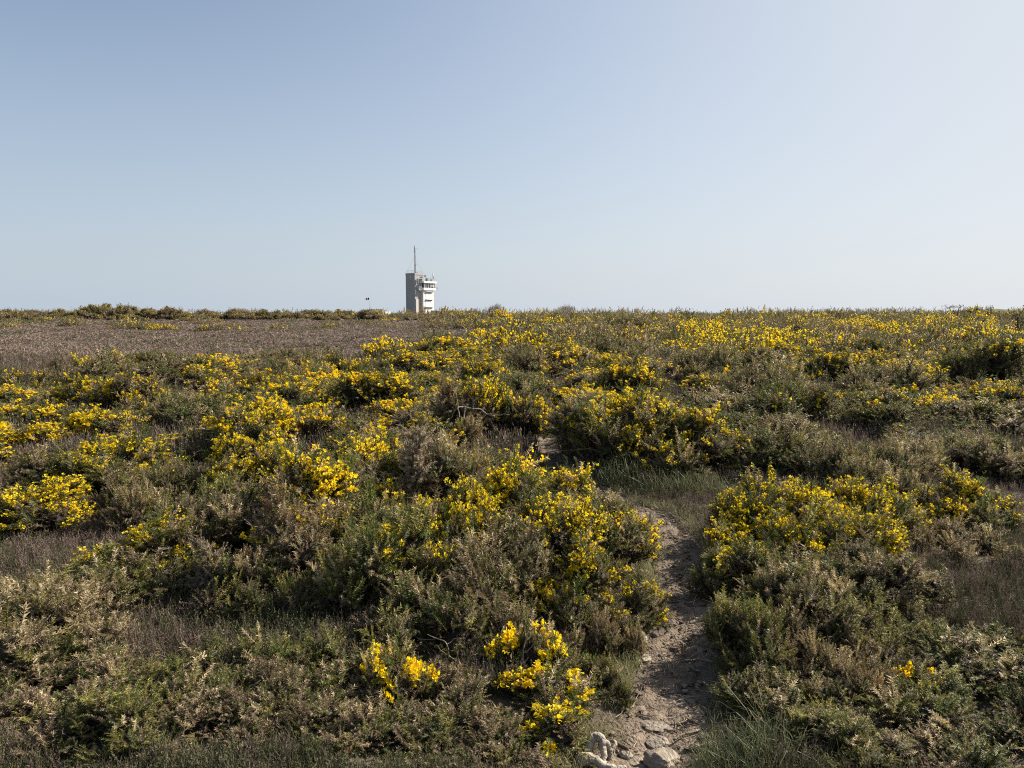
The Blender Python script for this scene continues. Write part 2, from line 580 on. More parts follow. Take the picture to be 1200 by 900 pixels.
proto('rust_a', seed=114, rx=.12, ry=.12, H=.15, lod=0, pal='rust', lobes=6, leaders=.0, stems=False)
# middle distance
for i, (pal, fl, ln) in enumerate([('flower', .80, .06), ('flower', .62, .06), ('green', .85, .06), ('mixed', .66, .10)]):
    proto('mid_flower_%s' % 'abcd'[i], seed=130 + i, rx=.7, ry=.66, H=.68, lod=1, pal=pal, flower=fl, lobes=11, leaders=ln)
for i, (pal, fl) in enumerate([('green', .20), ('mixed', .22), ('flower', .30)]):
    proto('mid_sparse_%s' % 'abc'[i], seed=140 + i, rx=.7, ry=.66, H=.62, lod=1, pal=pal, flower=fl, lobes=10)
proto('mid_green_a', seed=150, rx=.65, ry=.6, H=.58, lod=1, pal='green', flower=.02, lobes=10)
proto('mid_green_b', seed=151, rx=.65, ry=.6, H=.52, lod=1, pal='olive', flower=.0, lobes=10)
proto('mid_brown_a', seed=152, rx=.6, ry=.6, H=.62, lod=1, pal='brown', lobes=9, dens=.9)
proto('mid_brown_b', seed=153, rx=.6, ry=.6, H=.55, lod=1, pal='mixed', lobes=9, flower=.02)
# far
for i in range(3):
    proto('far_flower_%s' % 'abc'[i], seed=160 + i, rx=.9, ry=.85, H=.78, lod=2, pal=['flower', 'mixed', 'green'][i], flower=[.75, .60, .55][i], lobes=11, stems=False)
for i in range(3):
    proto('far_dark_%s' % 'abc'[i], seed=165 + i, rx=.9, ry=.85, H=.75, lod=2, pal=['green', 'brown', 'mixed'][i], flower=[.05, 0, .06][i], lobes=10, stems=False)
for i in range(4):
    proto('scrub_%s' % 'abcd'[i], seed=170 + i, rx=1.3, ry=1.2, H=1.3, lod=3, pal=['mixed', 'brown', 'mixed', 'brown'][i], flower=[.05, .03, .14, 0.03][i], lobes=12, stems=False)

# ------------------------------------------------------------------ near bushes, one by one
G_NEAR = 'gorse bushes in the foreground'
BUSH = []   # (x, y, radius) footprints


def near(key, px, Y, W, H, label, rot=None, group=G_NEAR, cat='gorse bush', ry=None, name='gorse_bush'):
    X, Y = xy(px, Y)
    W *= 1.14
    BUSH.append((X, Y, W / 2 * (2.1 if H < .3 else 1)))
    if rot is None:
        rot = (px * .37 + Y * 5.1) % 6.28
    return place_bush(key, X, Y, W, H, rot, label, group, cat=cat, ry=ry, name=name)


NEAR = [
    # left of the path
    ('flower_a', 678, 4.62, 1.0, .62, 'large gorse bush heavy with yellow blossom overhanging the left edge of the path'),
    ('flower_b', 605, 5.3, 1.1, .64, 'big yellow gorse bush just left of the one overhanging the path'),
    ('flower_c', 548, 4.7, 1.0, .60, 'gorse bush crowned with the densest yellow clump in the left foreground'),
    ('flower_b', 690, 4.12, .70, .42, 'yellow flowered gorse bush low on the left path edge in front of the overhanging one'),
    ('mixed_a', 610, 4.05, .85, .50, 'olive and brown gorse bush nearly without flowers below the big yellow bush'),
    ('sparse_a', 470, 4.35, .95, .54, 'dark green gorse bush sparsely dotted yellow left of the densest yellow clump'),
    ('olive_b', 510, 3.65, .75, .34, 'dense low green gorse without flowers behind the three small yellow foreground bushes'),
    ('brown_a', 565, 3.75, .50, .34, 'dry brown gorse with bare twigs behind the small yellow foreground bush'),
    ('low_brown', 706, 3.70, .40, .22, 'brown twiggy low gorse between the small yellow cushions and the path'),
    ('cushion_fl', 628, 3.38, .40, .25, 'small dark gorse cushion with yellow crown, middle of the three small foreground bushes'),
    ('cushion_fl', 648, 3.02, .50, .21, 'low gorse cushion with scattered yellow flowers beside the twisted root'),
    ('cushion_fl', 452, 3.18, .38, .25, 'small gorse cushion with bright yellow crown, alone in the green at the bottom'),
    ('flower_b', 372, 5.25, 1.35, .72, 'wide yellow gorse bush above the dark brown hollow left of centre'),
    ('brown_a', 335, 4.65, .85, .58, 'dead brown gorse bush over a dark hollow left of centre'),
    ('olive_a', 410, 4.25, .80, .44, 'olive gorse bush between the dark hollow and the sparsely dotted bush'),
    ('flower_b', 172, 4.7, .85, .40, 'low gorse bush dotted yellow beside the pale dead shrub'),
    ('flower_c', 40, 5.75, 1.2, .42, 'low yellow gorse bush at the left edge above the pale dry gorse'),
    ('beige_a', 45, 3.75, .90, .32, 'pale beige dry gorse bush at the left edge of the photo'),
    ('olive_b', 110, 4.25, .90, .30, 'low green gorse bush between the pale dry gorse and the yellow dotted one'),
    ('olive_a', 265, 5.6, 1.0, .45, 'olive gorse bush behind the pale dead shrub'),
    ('mixed_a', 495, 5.9, .95, .68, 'tall dry greyish gorse bush behind the densest yellow clump'),
    ('flower_a', 425, 6.5, 1.1, .66, 'yellow gorse bush behind the wide one, left of the tall dry gorse'),
    ('sparse_b', 555, 6.7, 1.0, .50, 'gorse bush with scattered yellow sprigs behind the tall dry gorse'),
    ('sparse_a', 630, 6.4, .8, .30, 'gorse bush with scattered yellow sprigs hiding the bend of the path'),
    ('flower_c', 290, 6.6, 1.2, .58, 'low spreading yellow gorse bush behind the olive one on the left'),
    ('flower_a', 110, 7.0, 1.3, .60, 'rounded yellow gorse bush behind the low one at the left edge'),
    ('low_mixed', 190, 6.2, 1.1, .42, 'brownish low gorse bush between two yellow ones on the left'),
    # right of the path
    ('dome', 952, 5.25, 1.68, .48, 'broad low gorse mound covered in yellow flowers at the right edge of the path', 3.3),
    ('flower_b', 1140, 6.0, .75, .42, 'small yellow gorse bush right of the broad mound, near the right edge'),
    ('low_brown', 1135, 5.15, .75, .23, 'flattened dry brown gorse at the right end of the broad yellow mound'),
    ('sparse_a', 884, 4.4, .62, .32, 'green gorse bush nearly without flowers just below the broad yellow mound by the path'),
    ('olive_b', 965, 4.15, .80, .34, 'green gorse bush below the middle of the broad yellow mound'),
    ('mixed_a', 1035, 4.3, .70, .34, 'brown tinged gorse bush below the right half of the broad yellow mound'),
    ('olive_a', 888, 3.65, .60, .34, 'olive gorse bush with one yellow flower leaning over the right path edge'),
    ('low_brown', 955, 3.55, .60, .26, 'grey brown dry gorse bush between the olive ones right of the path'),
    ('olive_a', 1020, 3.7, .60, .28, 'olive gorse bush above the small rust coloured clump'),
    ('olive_b', 930, 3.15, .55, .20, 'low green gorse bush behind the long grass tuft'),
    ('rust_a', 1048, 3.12, .24, .16, 'small rust brown dead clump, bottom right'),
    ('cushion_fl', 1102, 3.30, .26, .15, 'low green gorse sprig with a few yellow flowers beside the rust clump'),
    ('olive_b', 1165, 3.5, .75, .20, 'spreading low green gorse at the right edge, upper of the two'),
    ('cushion_b', 1150, 3.0, .70, .18, 'spreading low green gorse in the bottom right corner'),
    ('cushion_a', 1060, 2.85, .60, .13, 'low olive gorse cushion under the rust clump'),
    ('flower_a', 730, 8.6, 1.4, .88, 'large yellow gorse bush right of the dark path bend'),
    ('flower_b', 815, 8.2, 1.3, .66, 'yellow gorse bush behind the green grass at the path bend'),
    ('olive_b', 905, 7.9, 1.3, .52, 'dark green gorse bush behind the broad yellow mound'),
    ('low_mixed', 1040, 7.2, 1.2, .40, 'low brownish green gorse behind the right half of the broad mound'),
    ('low_mixed', 1150, 7.6, 1.5, .40, 'low brown green gorse near the right edge behind the small yellow bush'),
    ('flower_a', 580, 9.2, 1.25, .95, 'tall yellow gorse bush standing over the left side of the dark path bend'),
    ('brown_a', 532, 9.0, 1.1, .80, 'tall dead brown gorse beside the bleached branch'),
    ('mixed_a', 640, 4.5, .75, .46, 'twiggy brown gorse between the big path-side bush and the nearly flowerless one'),
    ('flower_b', 664, 5.55, .92, .54, 'yellow gorse bush behind the path-side one, hiding the path before its dark bend'),
    ('sparse_b', 535, 4.2, .85, .44, 'thinly flowered gorse in front of the densest yellow clump'),
    ('mixed_a', 430, 4.8, .90, .50, 'twiggy brown gorse between the wide yellow bush and the densest yellow clump'),
    ('olive_b', 300, 4.25, .7, .34, 'dark green gorse under the dead brown bush of the hollow'),
    ('mixed_a', 230, 5.1, .9, .46, 'brown tinged gorse right behind the pale dead shrub'),
    ('olive_a', 700, 3.3, .34, .17, 'low olive gorse beside the path, above the twisted root'),
    ('mixed_a', 945, 3.85, .6, .34, 'twiggy brown gorse in the middle of the flowerless bushes right of the path'),
    ('low_brown', 1000, 3.3, .5, .2, 'greyish dry gorse left of the rust brown clump'),
    ('mid_sparse_a', 1176, 15.5, 2.3, 1.2, 'tall dark gorse mound by the right edge, thinly rimmed with yellow'),
    ('mid_brown_b', 1040, 13.5, 1.9, .75, 'wide dry mound in front of the bright yellow band on the right'),
    ('far_dark_c', 745, 42.0, 3.4, 1.35, 'tall dark gorse clump far off on the moor, right of the skyline shrubs'),
    ('mid_green_a', 930, 10.5, 1.6, .8, 'rounded dark green gorse mound right of the path bend with a shaded hollow'),
    # bottom cushions
    ('olive_a', 120, 2.85, .55, .20, 'olive gorse cushion in the bottom row, second from the left corner'),
    ('cushion_b', 25, 3.35, .55, .18, 'low green gorse cushion under the pale dry gorse at the left edge'),
    ('olive_b', 205, 3.05, .45, .17, 'green gorse cushion in the bottom heather, fourth from the left corner'),
    ('cushion_a', 300, 3.0, .50, .17, 'olive gorse cushion in the bottom heather below the brown hollow'),
    ('olive_a', 985, 2.85, .5, .16, 'olive gorse cushion at the bottom right beside the pale dry grass clump'),
    ('cushion_b', 1110, 3.75, .6, .17, 'low green gorse cushion above the rust clump towards the right edge'),
    ('cushion_a', 60, 3.05, .70, .16, 'low olive gorse cushion in the bottom left corner'),
    ('cushion_b', 170, 3.25, .60, .17, 'low green gorse cushion right of the corner one at the bottom left'),
    ('cushion_a', 255, 2.85, .60, .14, 'low olive gorse cushion at the bottom, third from the left corner'),
    ('cushion_b', 330, 3.3, .65, .18, 'low green gorse cushion amid dark heather below the brown hollow'),
    ('cushion_a', 395, 2.95, .60, .16, 'low olive gorse cushion just left of the lone yellow crowned one'),
    ('cushion_a', 520, 3.0, .60, .18, 'low olive gorse cushion right of the lone yellow crowned one'),
    ('cushion_a', 575, 2.75, .50, .13, 'low olive gorse cushion at the bottom left of the twisted root'),
    ('cushion_b', 455, 2.75, .60, .12, 'low green gorse cushion at the bottom below the lone yellow crowned one'),
]
for e in NEAR:
    cat = 'gorse bush'
    near(e[0], e[1], e[2], e[3], e[4], e[5], e[6] if len(e) > 6 else None)

# ------------------------------------------------------------------ middle-distance gorse
rng = np.random.default_rng(77)


def heath_edge(px):
    """far edge of the gorse where the open brown heath starts (image row on flat ground)"""
    return np.interp(px, [-300, 0, 150, 300, 420, 520, 600, 690, 760], [436, 436, 424, 418, 410, 402, 394, 378, 366])


# blossom density over the heath: (px, Y, sigma px, sigma ln Y, strength)
BLOOM = [(60, 8.5, 90, .22, 1.0), (190, 10.5, 110, .18, 1.0), (240, 17, 60, .12, 1.0), (350, 12, 80, .2, .8), (480, 14, 90, .25, .85),
         (600, 15, 110, .25, 1.1), (700, 17, 100, .25, 1.1), (560, 21, 60, .12, .7), (740, 11, 70, .18, .9), (860, 25, 90, .2, .9),
         (1080, 13.0, 120, .14, 1.5), (980, 15, 80, .12, .9), (820, 34, 80, .2, .9), (960, 33, 120, .2, 1.0), (1160, 20, 80, .2, 1.0), (1000, 48, 160, .2, .7),
         (1150, 40, 120, .2, .8), (420, 10, 60, .15, .7), (700, 30, 60, .2, .6)]
DULL = [(900, 11, 110, .12, 1.2), (1060, 9.5, 140, .1, 1.0), (850, 16.5, 70, .12, 1.3), (470, 10, 50, .1, .5), (1180, 26, 40, .12, .8),
        (330, 15, 90, .1, .5), (90, 13.5, 100, .1, .9), (790, 20, 60, .1, .9)]


def field(L, px, Y):
    return sum(s * math.exp(-((px - a) / sp) ** 2 / 2 - (math.log(Y / b) / sy) ** 2 / 2) for a, b, sp, sy, s in L)


mid = []
rowY = 8.9
while rowY < 60:
    sp = .95 + .022 * rowY if rowY < 24 else 1.5 + (rowY - 24) * .03
    half = .74 * rowY + 1.6
    x = -half + rng.uniform(0, sp)
    while x < half:
        Y = rowY + rng.normal() * .3 * sp
        X = x + rng.normal() * .22 * sp
        px = CX + FPX * X / Y
        edge = EYE * FPX / (heath_edge(px) - HOR + 1e-6) if heath_edge(px) > HOR + 2 else 400
        edge = (EYE - .45) * FPX / (heath_edge(px) - HOR + .009 * FPX) if heath_edge(px) > HOR else 400
        ok = Y < edge * (1 + .15 * rng.normal())
        if any((X - a) ** 2 + (Y - b) ** 2 < (rr + .25) ** 2 for a, b, rr in BUSH):
            ok = False
        if path_dist(np.array([X]), np.array([Y]))[0] < .62:
            ok = False
        fb, fd = field(BLOOM, px, Y), field(DULL, px, Y)
        if ok and rng.uniform() < .93:
            u = rng.uniform()
            f = fb * .95 + .10 - fd
            if Y > 19:
                f = f * float(np.clip(.75 + 1.3 * noise2(np.array([X]), np.array([Y * .6]), 11, 93)[0], .0, 2)) * (1 if Y < 27 else .62)
            kind = 'flower' if u < min(.9, f) else ('sparse' if u < min(.9, f) * .6 + .36 else ('green' if rng.uniform() < (.42 if Y < 20 else .28) else 'brown'))
            mid.append([X, Y, px, kind, sp, rng.uniform(0, 6.28), rng.uniform(.8, 1.25), rng.choice([.62, .8, .95, 1.1, 1.35])])
        x += sp
    rowY += sp * (.9 if rowY < 24 else 1.1)
print('mid bushes', len(mid))
MID_N = 146
inframe = lambda b: -60 < b[2] < 1260
mid_in = [b for b in mid if inframe(b)]
mid_in.sort(key=lambda b: b[1])
mid_things, mid_rest = mid_in[:MID_N], mid_in[MID_N:] + [b for b in mid if not inframe(b)]

KW = {'flower': 'thickly yellow flowered gorse bush', 'sparse': 'thinly flowered gorse bush',
      'green': 'dark green gorse bush', 'brown': 'dry brown gorse bush'}
ORD = ['first', 'second', 'third', 'fourth', 'fifth', 'sixth', 'seventh', 'eighth', 'ninth', 'tenth', 'eleventh', 'twelfth', 'thirteenth', 'fourteenth', 'fifteenth', 'sixteenth', 'seventeenth', 'eighteenth', 'nineteenth', 'twentieth', 'last but one', 'last']


def zone(b):
    z = 'at the far left' if b[2] < 220 else 'left of the tower' if b[2] < 480 else ('between tower and path bend' if b[2] < 660 else ('right of the path bend' if b[2] < 930 else 'near the right side'))
    d = 'nearest' if b[1] < 12.5 else ('middle' if b[1] < 18.5 else 'far')
    return z, d


cells = {}
for b in mid_things:
    if b[1] < 24:
        cells.setdefault((b[3],) + zone(b), []).append(b)
for key, lst in cells.items():
    lst.sort(key=lambda b: b[2])
    for i, b in enumerate(lst):
        kd, z, d = key
        b.append('%s %s from the left, %s band, %s' % (ORD[i], KW[kd], d, z) if len(lst) > 1 else
                 'only %s in the %s band, %s' % (KW[kd], d, z))
for b in mid_things:
    if b[1] >= 24:
        b.append({'flower': 'small gorse bush thick with yellow blossom in the far field on the slope',
                  'sparse': 'small gorse bush flecked with yellow in the far field on the slope',
                  'green': 'small dark green gorse bush in the far field on the slope',
                  'brown': 'small dry brown gorse bush in the far field on the slope'}[b[3]])
for b in mid_things:
    X, Y, px, kind, sp, rot, ws, hs = b[:8]
    if Y < 24:
        key = {'flower': 'mid_flower_' + 'abcd'[int(rot * 10) % 4], 'sparse': 'mid_sparse_' + 'abc'[int(rot * 10) % 3],
               'green': 'mid_green_' + 'ab'[int(rot * 10) % 2], 'brown': 'mid_brown_' + 'ab'[int(rot * 10) % 2]}[kind]
        W, H = sp * 1.58 * ws, (.50 + .006 * Y) * hs
        grp = 'gorse bushes in the middle distance'
    else:
        key = {'flower': 'far_flower_' + 'abc'[int(rot * 10) % 3], 'sparse': 'far_flower_b' if rot > 3 else 'far_dark_c',
               'green': 'far_dark_a', 'brown': 'far_dark_b'}[kind]
        W, H = sp * 1.35 * ws, (.58 + .003 * Y) * hs
        grp = {'flower': 'thickly flowering gorse in the far field', 'sparse': 'yellow flecked gorse in the far field',
               'green': 'dark green gorse in the far field', 'brown': 'dry brown gorse in the far field'}[kind]
    place_bush(key, X, Y, W, H, rot, b[8], grp)
    BUSH.append((X, Y, W / 2))


# ------------------------------------------------------------------ far gorse that reads as one mass
def far_mass():
    gf, gb = Geo(), Geo()
    r = np.random.default_rng(300)
    items = [(b[0], b[1], b[4], b[3], b[6], b[7]) for b in mid_rest]
    Y = 60.0
    while Y < 135:
        sp = 1.9 + (Y - 60) * .03
        half = .76 * Y + 4
        for x in np.arange(-half, half, sp):
            X = x + r.normal() * .3 * sp; yy = Y + r.normal() * .4 * sp
            px = CX + FPX * X / yy
            open_heath = px < 500 and yy < 92
            thin = .30 if (px < 660 and yy < 105) else .85
            if px > 640: thin = .92
            if open_heath: thin = .13
            if r.uniform() < thin:
                fb = (.06 + field(BLOOM, px, yy) * .8 + (.22 if 430 < px < 760 else .08)) * (1 if yy < 100 else .6)
                fb *= max(0, .6 + 1.5 * float(noise2(X, yy * .6, 15, 92)))
                u = r.uniform()
                items.append((X, yy, sp, 'flower' if u < fb else ('sparse' if u < .42 else ('green' if u < .60 else 'brown')), r.uniform(.8, 1.3), r.choice([.6, .8, 1.0, 1.2, 1.7]) * (.4 if open_heath else 1)))
        Y += sp * .95
    zall = terrain(np.array([i[0] for i in items]), np.array([i[1] for i in items]))
    for (X, Yy, sp, kind, ws, hs), z in zip(items, zall):
        near_ = Yy < 60
        W = sp * 1.2 * ws; H = (.62 + .004 * min(Yy, 60)) * hs
        n = int(200 if near_ else 90)
        d = nrm(r.normal(size=(n, 3))); d[:, 2] = np.abs(d[:, 2]) * 1.0
        lump = 1 + .22 * np.sin(d[:, 0] * 5 + X) * np.sin(d[:, 1] * 6 + Yy)
        p = d * np.array([W / 2, W / 2, H]) * (r.uniform(.75, 1.02, n) * lump)[:, None] + np.array([X, Yy, z])
        L = (.28 if near_ else .45) * r.uniform(.6, 1.3, n)
        w = np.array(PALETTES[{'flower': 'flower', 'sparse': 'mixed', 'green': 'green', 'brown': 'brown'}[kind]])
        ci = r.choice(7, n, p=w / w.sum())
        dr = nrm(d * .6 + np.array([0, 0, .6]) + r.normal(size=(n, 3)) * .3)
        q = SHOOT[3][r.integers(0, 4)]
        gf.inst(q, frames(dr, r, L), p - dr * L[:, None] * .6, np.tile(BROWN, (n, 1)), PCOL[ci] * r.uniform(.7, 1.3, n)[:, None])
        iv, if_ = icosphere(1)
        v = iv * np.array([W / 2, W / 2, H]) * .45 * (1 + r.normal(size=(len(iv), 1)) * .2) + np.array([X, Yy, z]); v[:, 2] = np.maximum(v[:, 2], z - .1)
        gf.add(v, if_, PCOL[3] * .4)  # dark solid core, added to block light inside each far bush
        if kind in ('flower', 'sparse'):
            ax3 = nrm(r.normal(size=(4, 3)) + np.array([0, 0, .5]))
            inp = (d @ ax3.T).max(1) > .82
            m = np.where((r.uniform(size=n) < np.where(inp, .8 if kind == 'flower' else .15, .03)) & (d[:, 2] > .1))[0]
            m = np.repeat(m, 4)
            k = len(m)
            if k:
                s = (.055 if near_ else .085) * r.uniform(.6, 1.2, k)
                gb.inst(FLOWER[3][0], frames(nrm(r.normal(size=(k, 3)) + [0, 0, .6]), r, s), p[m] + r.normal(size=(k, 3)) * .06, np.tile(YEL * .8, (k, 1)), YEL * r.uniform(.85, 1, k)[:, None])
    o = link('distant_gorse', gf.mesh('distant_gorse', M['foliage']))
    tag(o, 'distant mass of low gorse scrub flecked with yellow covering the heath to the skyline', 'gorse scrub', None, 'stuff')
    b = link('blossom', gb.mesh('distant_blossom', M['blossom']), o); b['kind'] = 'stuff'


far_mass()

# ------------------------------------------------------------------ scrub along the skyline on the left
r = np.random.default_rng(9)
sk = []
for i, px in enumerate(np.arange(-40, 440, 9.5)):
    Y = 96 + r.uniform(-5, 10)
    X, _ = xy(px + r.uniform(-6, 6), Y)
    hh = np.interp(px, [-50, 30, 90, 130, 170, 230, 300, 420], [1.0, 1.5, 1.35, 1.8, 1.4, 1.3, 1.25, 1.1]) * r.choice([.62, .72, .85, .95, 1.02])
    key = 'scrub_' + 'abcd'[r.integers(0, 4)]
    place_bush(key, X, Y, r.uniform(2.4, 4.6), hh * 1.15, r.uniform(0, 6.28), 'brownish gorse bush in the scrub hedge on the left skyline above the open heath', 'scrub along the left skyline')
for i in range(16):
    Y = 88 + r.uniform(-3, 4); px = r.uniform(0, 420)
    X, _ = xy(px, Y)
    place_bush('scrub_' + 'c', X, Y, r.uniform(1.4, 2.6), r.uniform(.4, .8), r.uniform(0, 6.28), 'low gorse bush at the foot of the scrub hedge on the left skyline', 'low gorse below the left skyline scrub')

# ------------------------------------------------------------------ the ground
def spread(lim0, fine, lim1, growth):
    a = [0.0]
    s = fine
    while a[-1] < lim1:
        if a[-1] > lim0: s *= growth
        a.append(a[-1] + s)
    return np.array(a)


gx = spread(5.5, .06, 2200, 1.07); gx = np.concatenate([-gx[::-1][:-1], gx])
gy = spread(10.0, .06, 2600, 1.06); gy = np.concatenate([-spread(.5, .3, 60, 1.3)[::-1][:-1], gy])
XX, YY = np.meshgrid(gx, gy)
ZZ = terrain(XX.ravel(), YY.ravel())
nx, ny = len(gx), len(gy)
ii = (np.arange(ny - 1)[:, None] * nx + np.arange(nx - 1)[None]).ravel()
me = make_mesh('ground', np.stack([XX.ravel(), YY.ravel(), ZZ], -1), np.stack([ii, ii + 1, ii + nx + 1, ii + nx], -1), M['earth'], smooth=True)
tag(link('ground', me), kind='structure')

# path: a ragged sheet of trodden soil laid on the ground
seg = np.hypot(*np.diff(PATH, axis=0).T); S = np.concatenate([[0], np.cumsum(seg)])
ss = np.arange(0, S[-1], .018)
pc = np.stack([np.interp(ss, S, PATH[:, 0]), np.interp(ss, S, PATH[:, 1])], -1)
for _ in range(3):
    pass
tg = nrm(np.gradient(pc, axis=0)); nm = np.stack([tg[:, 1], -tg[:, 0]], -1)
wL = .175 + .05 * noise2(ss, ss * 0, .7, 3) + .03 * noise2(ss, ss * 0, .17, 4)
wR = .168 + .05 * noise2(ss, ss * 0, .8, 5) + .03 * noise2(ss, ss * 0, .2, 6)
u = np.linspace(-1, 1, 33)
off = np.where(u[None] < 0, u[None] * wL[:, None], u[None] * wR[:, None])
PX = pc[:, None, 0] + nm[:, None, 0] * off; PY = pc[:, None, 1] + nm[:, None, 1] * off
clod = .5 * noise2(PX, PY, .14, 21) + .35 * noise2(PX, PY, .06, 22) + .5 * noise2(PX, PY, .4, 23)
edge = np.clip((1 - np.abs(u)) / .22, 0, 1)[None]
PZ = terrain(PX.ravel(), PY.ravel()).reshape(PX.shape) + .010 * edge - .006 * (1 - edge) + .016 * clod * edge
a, b = PX.shape
ii = (np.arange(a - 1)[:, None] * b + np.arange(b - 1)[None]).ravel()
me = make_mesh('path', np.stack([PX.ravel(), PY.ravel(), PZ.ravel()], -1), np.stack([ii, ii + 1, ii + b + 1, ii + b], -1), M['soil'], smooth=True)
tag(link('path', me), kind='structure')


def on_path_z(x, y):
    return tz(x, y) + .01


# ------------------------------------------------------------------ heather carpet (uncountable)
def wand_template(seed, n, leaves, wd):
    r = np.random.default_rng(seed)
    V, F, w = [], [], []
    for k in range(n):
        th = r.uniform(0, 2 * PI); lean = r.uniform(.1, .55) if leaves else r.uniform(.4, 1.6); L = r.uniform(.6, 1.0)
        d = nrm(np.array([math.cos(th) * lean, math.sin(th) * lean, 1.0]))
        s = nrm(np.cross(d, r.normal(size=3)))
        o = np.array([r.normal() * .10, r.normal() * .10, 0])
        m_ = o + d * L * .6 + r.normal(size=3) * .03
        e = o + d * L + np.array([math.cos(th), math.sin(th), 0]) * .08
        b = len(V)
        V += [o - s * wd * .5, o + s * wd * .5, m_ - s * wd * .5, m_ + s * wd * .5, e]
        w += [0, 0, .5, .5, 1]
        F += [(b, b + 1, b + 3), (b, b + 3, b + 2), (b + 2, b + 3, b + 4)]
        for j in range(leaves):
            h = r.uniform(.3, 1)
            c = o + (e - o) * h
            q = nrm(r.normal(size=3) + np.array([0, 0, .9]))
            s2 = nrm(np.cross(q, r.normal(size=3)))
            l = r.uniform(.08, .17)
            b = len(V)
            V += [c - s2 * wd * .6, c + s2 * wd * .6, c + q * l]
            w += [.5, .5, 1]
            F.append((b, b + 1, b + 2))
    return np.array(V), np.array(F), np.array(w, float)


WAND = {0: [wand_template(k, 5, 9, .030) for k in range(5)], 1: [wand_template(10 + k, 5, 3, .055) for k in range(4)], 2: [wand_template(20 + k, 5, 0, .13) for k in range(3)]}
HEATHER_COLS = [np.array(c) for c in ((.245, .176, .148), (.200, .150, .122), (.080, .100, .042), (.145, .145, .070), (.38, .30, .20))]


def carpet(name, y0, y1, lod, k_sp, hmul, seed, label, cat):
    r = np.random.default_rng(seed)
    # log-uniform depth with spacing growing with distance
    sp0 = k_sp
    pad = 2.8                                    # the moor goes on past both sides of the view
    big = (.76 * y0 + pad) / (.76 * y0)
    cnt = int(1.62 * math.log(y1 / y0) / sp0 ** 2 * big)
    Y = y0 * (y1 / y0) ** r.uniform(size=cnt)
    Y = Y[r.uniform(size=cnt) < (.76 * Y + pad) / (.76 * Y) / big]
    cnt = len(Y)
    X = r.uniform(-1, 1, cnt) * (.76 * Y + pad)
    pd = path_dist(X, Y)
    keep = pd > .205 + .05 * noise2(X, Y, .35, 88) + r.uniform(-.02, .05, cnt)
    px = CX + FPX * X / Y
    if lod < 2:
        for a, b, rr in BUSH:
            if b > y0 - 1.5 and b < y1 + 1.5:
                keep &= (X - a) ** 2 + (Y - b) ** 2 > (rr * .36) ** 2
    X, Y, px = X[keep], Y[keep], px[keep]
    n = len(X)
    Z = terrain(X, Y)
    sp = sp0 * Y
    n1, n2 = noise2(X, Y, 1.3 + .06 * Y.mean(), 51), noise2(X, Y, .5 + .03 * Y.mean(), 52)
    # what grows where: green ling in the near hollows, brown-purple heather elsewhere
    greenish = np.where(Y < 5.5, .55, np.where(Y < 20, .30, .14)) + .26 * n1
    if lod == 0:
        for (cx, cy, sx, sy, s) in ((300, 740, 110, 40, .35), (1120, 715, 90, 35, .25), (210, 790, 60, 22, -.55), (40, 640, 70, 40, -.5), (1000, 870, 80, 30, -.5),
                                    (150, 620, 80, 30, -.3), (960, 720, 60, 30, -.2), (640, 790, 60, 40, -.2)):
            py = HOR + FPX * EYE / Y
            greenish = greenish + s * np.exp(-((px - cx) / sx) ** 2 - ((py - cy) / sy) ** 2)
    u = r.uniform(size=n)
    isg = u < greenish
    v = r.uniform(size=n)
    ci = np.where(isg, np.where(v < .6, 2, 3), np.where(v < .50, 0, np.where(v < (.90 if lod < 2 else .985), 1, 4)))
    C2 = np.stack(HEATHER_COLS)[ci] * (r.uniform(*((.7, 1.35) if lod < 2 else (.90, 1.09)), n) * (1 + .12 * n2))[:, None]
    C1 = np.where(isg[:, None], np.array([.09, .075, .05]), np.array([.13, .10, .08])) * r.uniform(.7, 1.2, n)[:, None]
    if lod == 2:
        C1 = C2 * .80
        C2 = C2 * (1.12 + .20 * noise2(X * .35, Y, 7, 95) + .16 * noise2(X * .3, Y, 2.2, 96))[:, None]
    H = hmul * (1 + .22 * n1 + .12 * n2) * r.uniform(.65, 1.25, n)
    if lod == 0:
        pdk = path_dist(X, Y)
        H = H * np.clip(.38 + (pdk - .22) * 2.6, .38, 1)
        H = np.where(Y < 2.75, H * .8, H)
    wdt = np.maximum(H * .55, sp * 1.15)
    d = nrm(np.stack([r.normal(size=n) * .22 - .10, r.normal(size=n) * .22, np.ones(n)], -1))
    S_ = np.stack([wdt, wdt, H], -1)
    g = Geo()
    ti = r.integers(0, len(WAND[lod]), n)
    for q in range(len(WAND[lod])):
        m = ti == q
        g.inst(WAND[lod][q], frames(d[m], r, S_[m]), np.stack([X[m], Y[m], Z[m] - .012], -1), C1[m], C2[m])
    o = link(name, g.mesh(name, M['heather']))
    tag(o, label, cat, None, 'stuff')
    print(name, n, len(o.data.polygons))


carpet('heather', 1.9, 8.0, 0, .0070, .15, 61, 'dark green and purple brown heather carpeting the ground between the near gorse bushes', 'heather')
carpet('heather', 8.0, 25.0, 1, .0066, .30, 62, 'brown heather filling the gaps between the gorse bushes in the middle distance', 'heather')
carpet('heather', 25.0, 170.0, 2, .0054, .15, 63, 'open brown purple heather moor below the skyline scrub', 'heather')


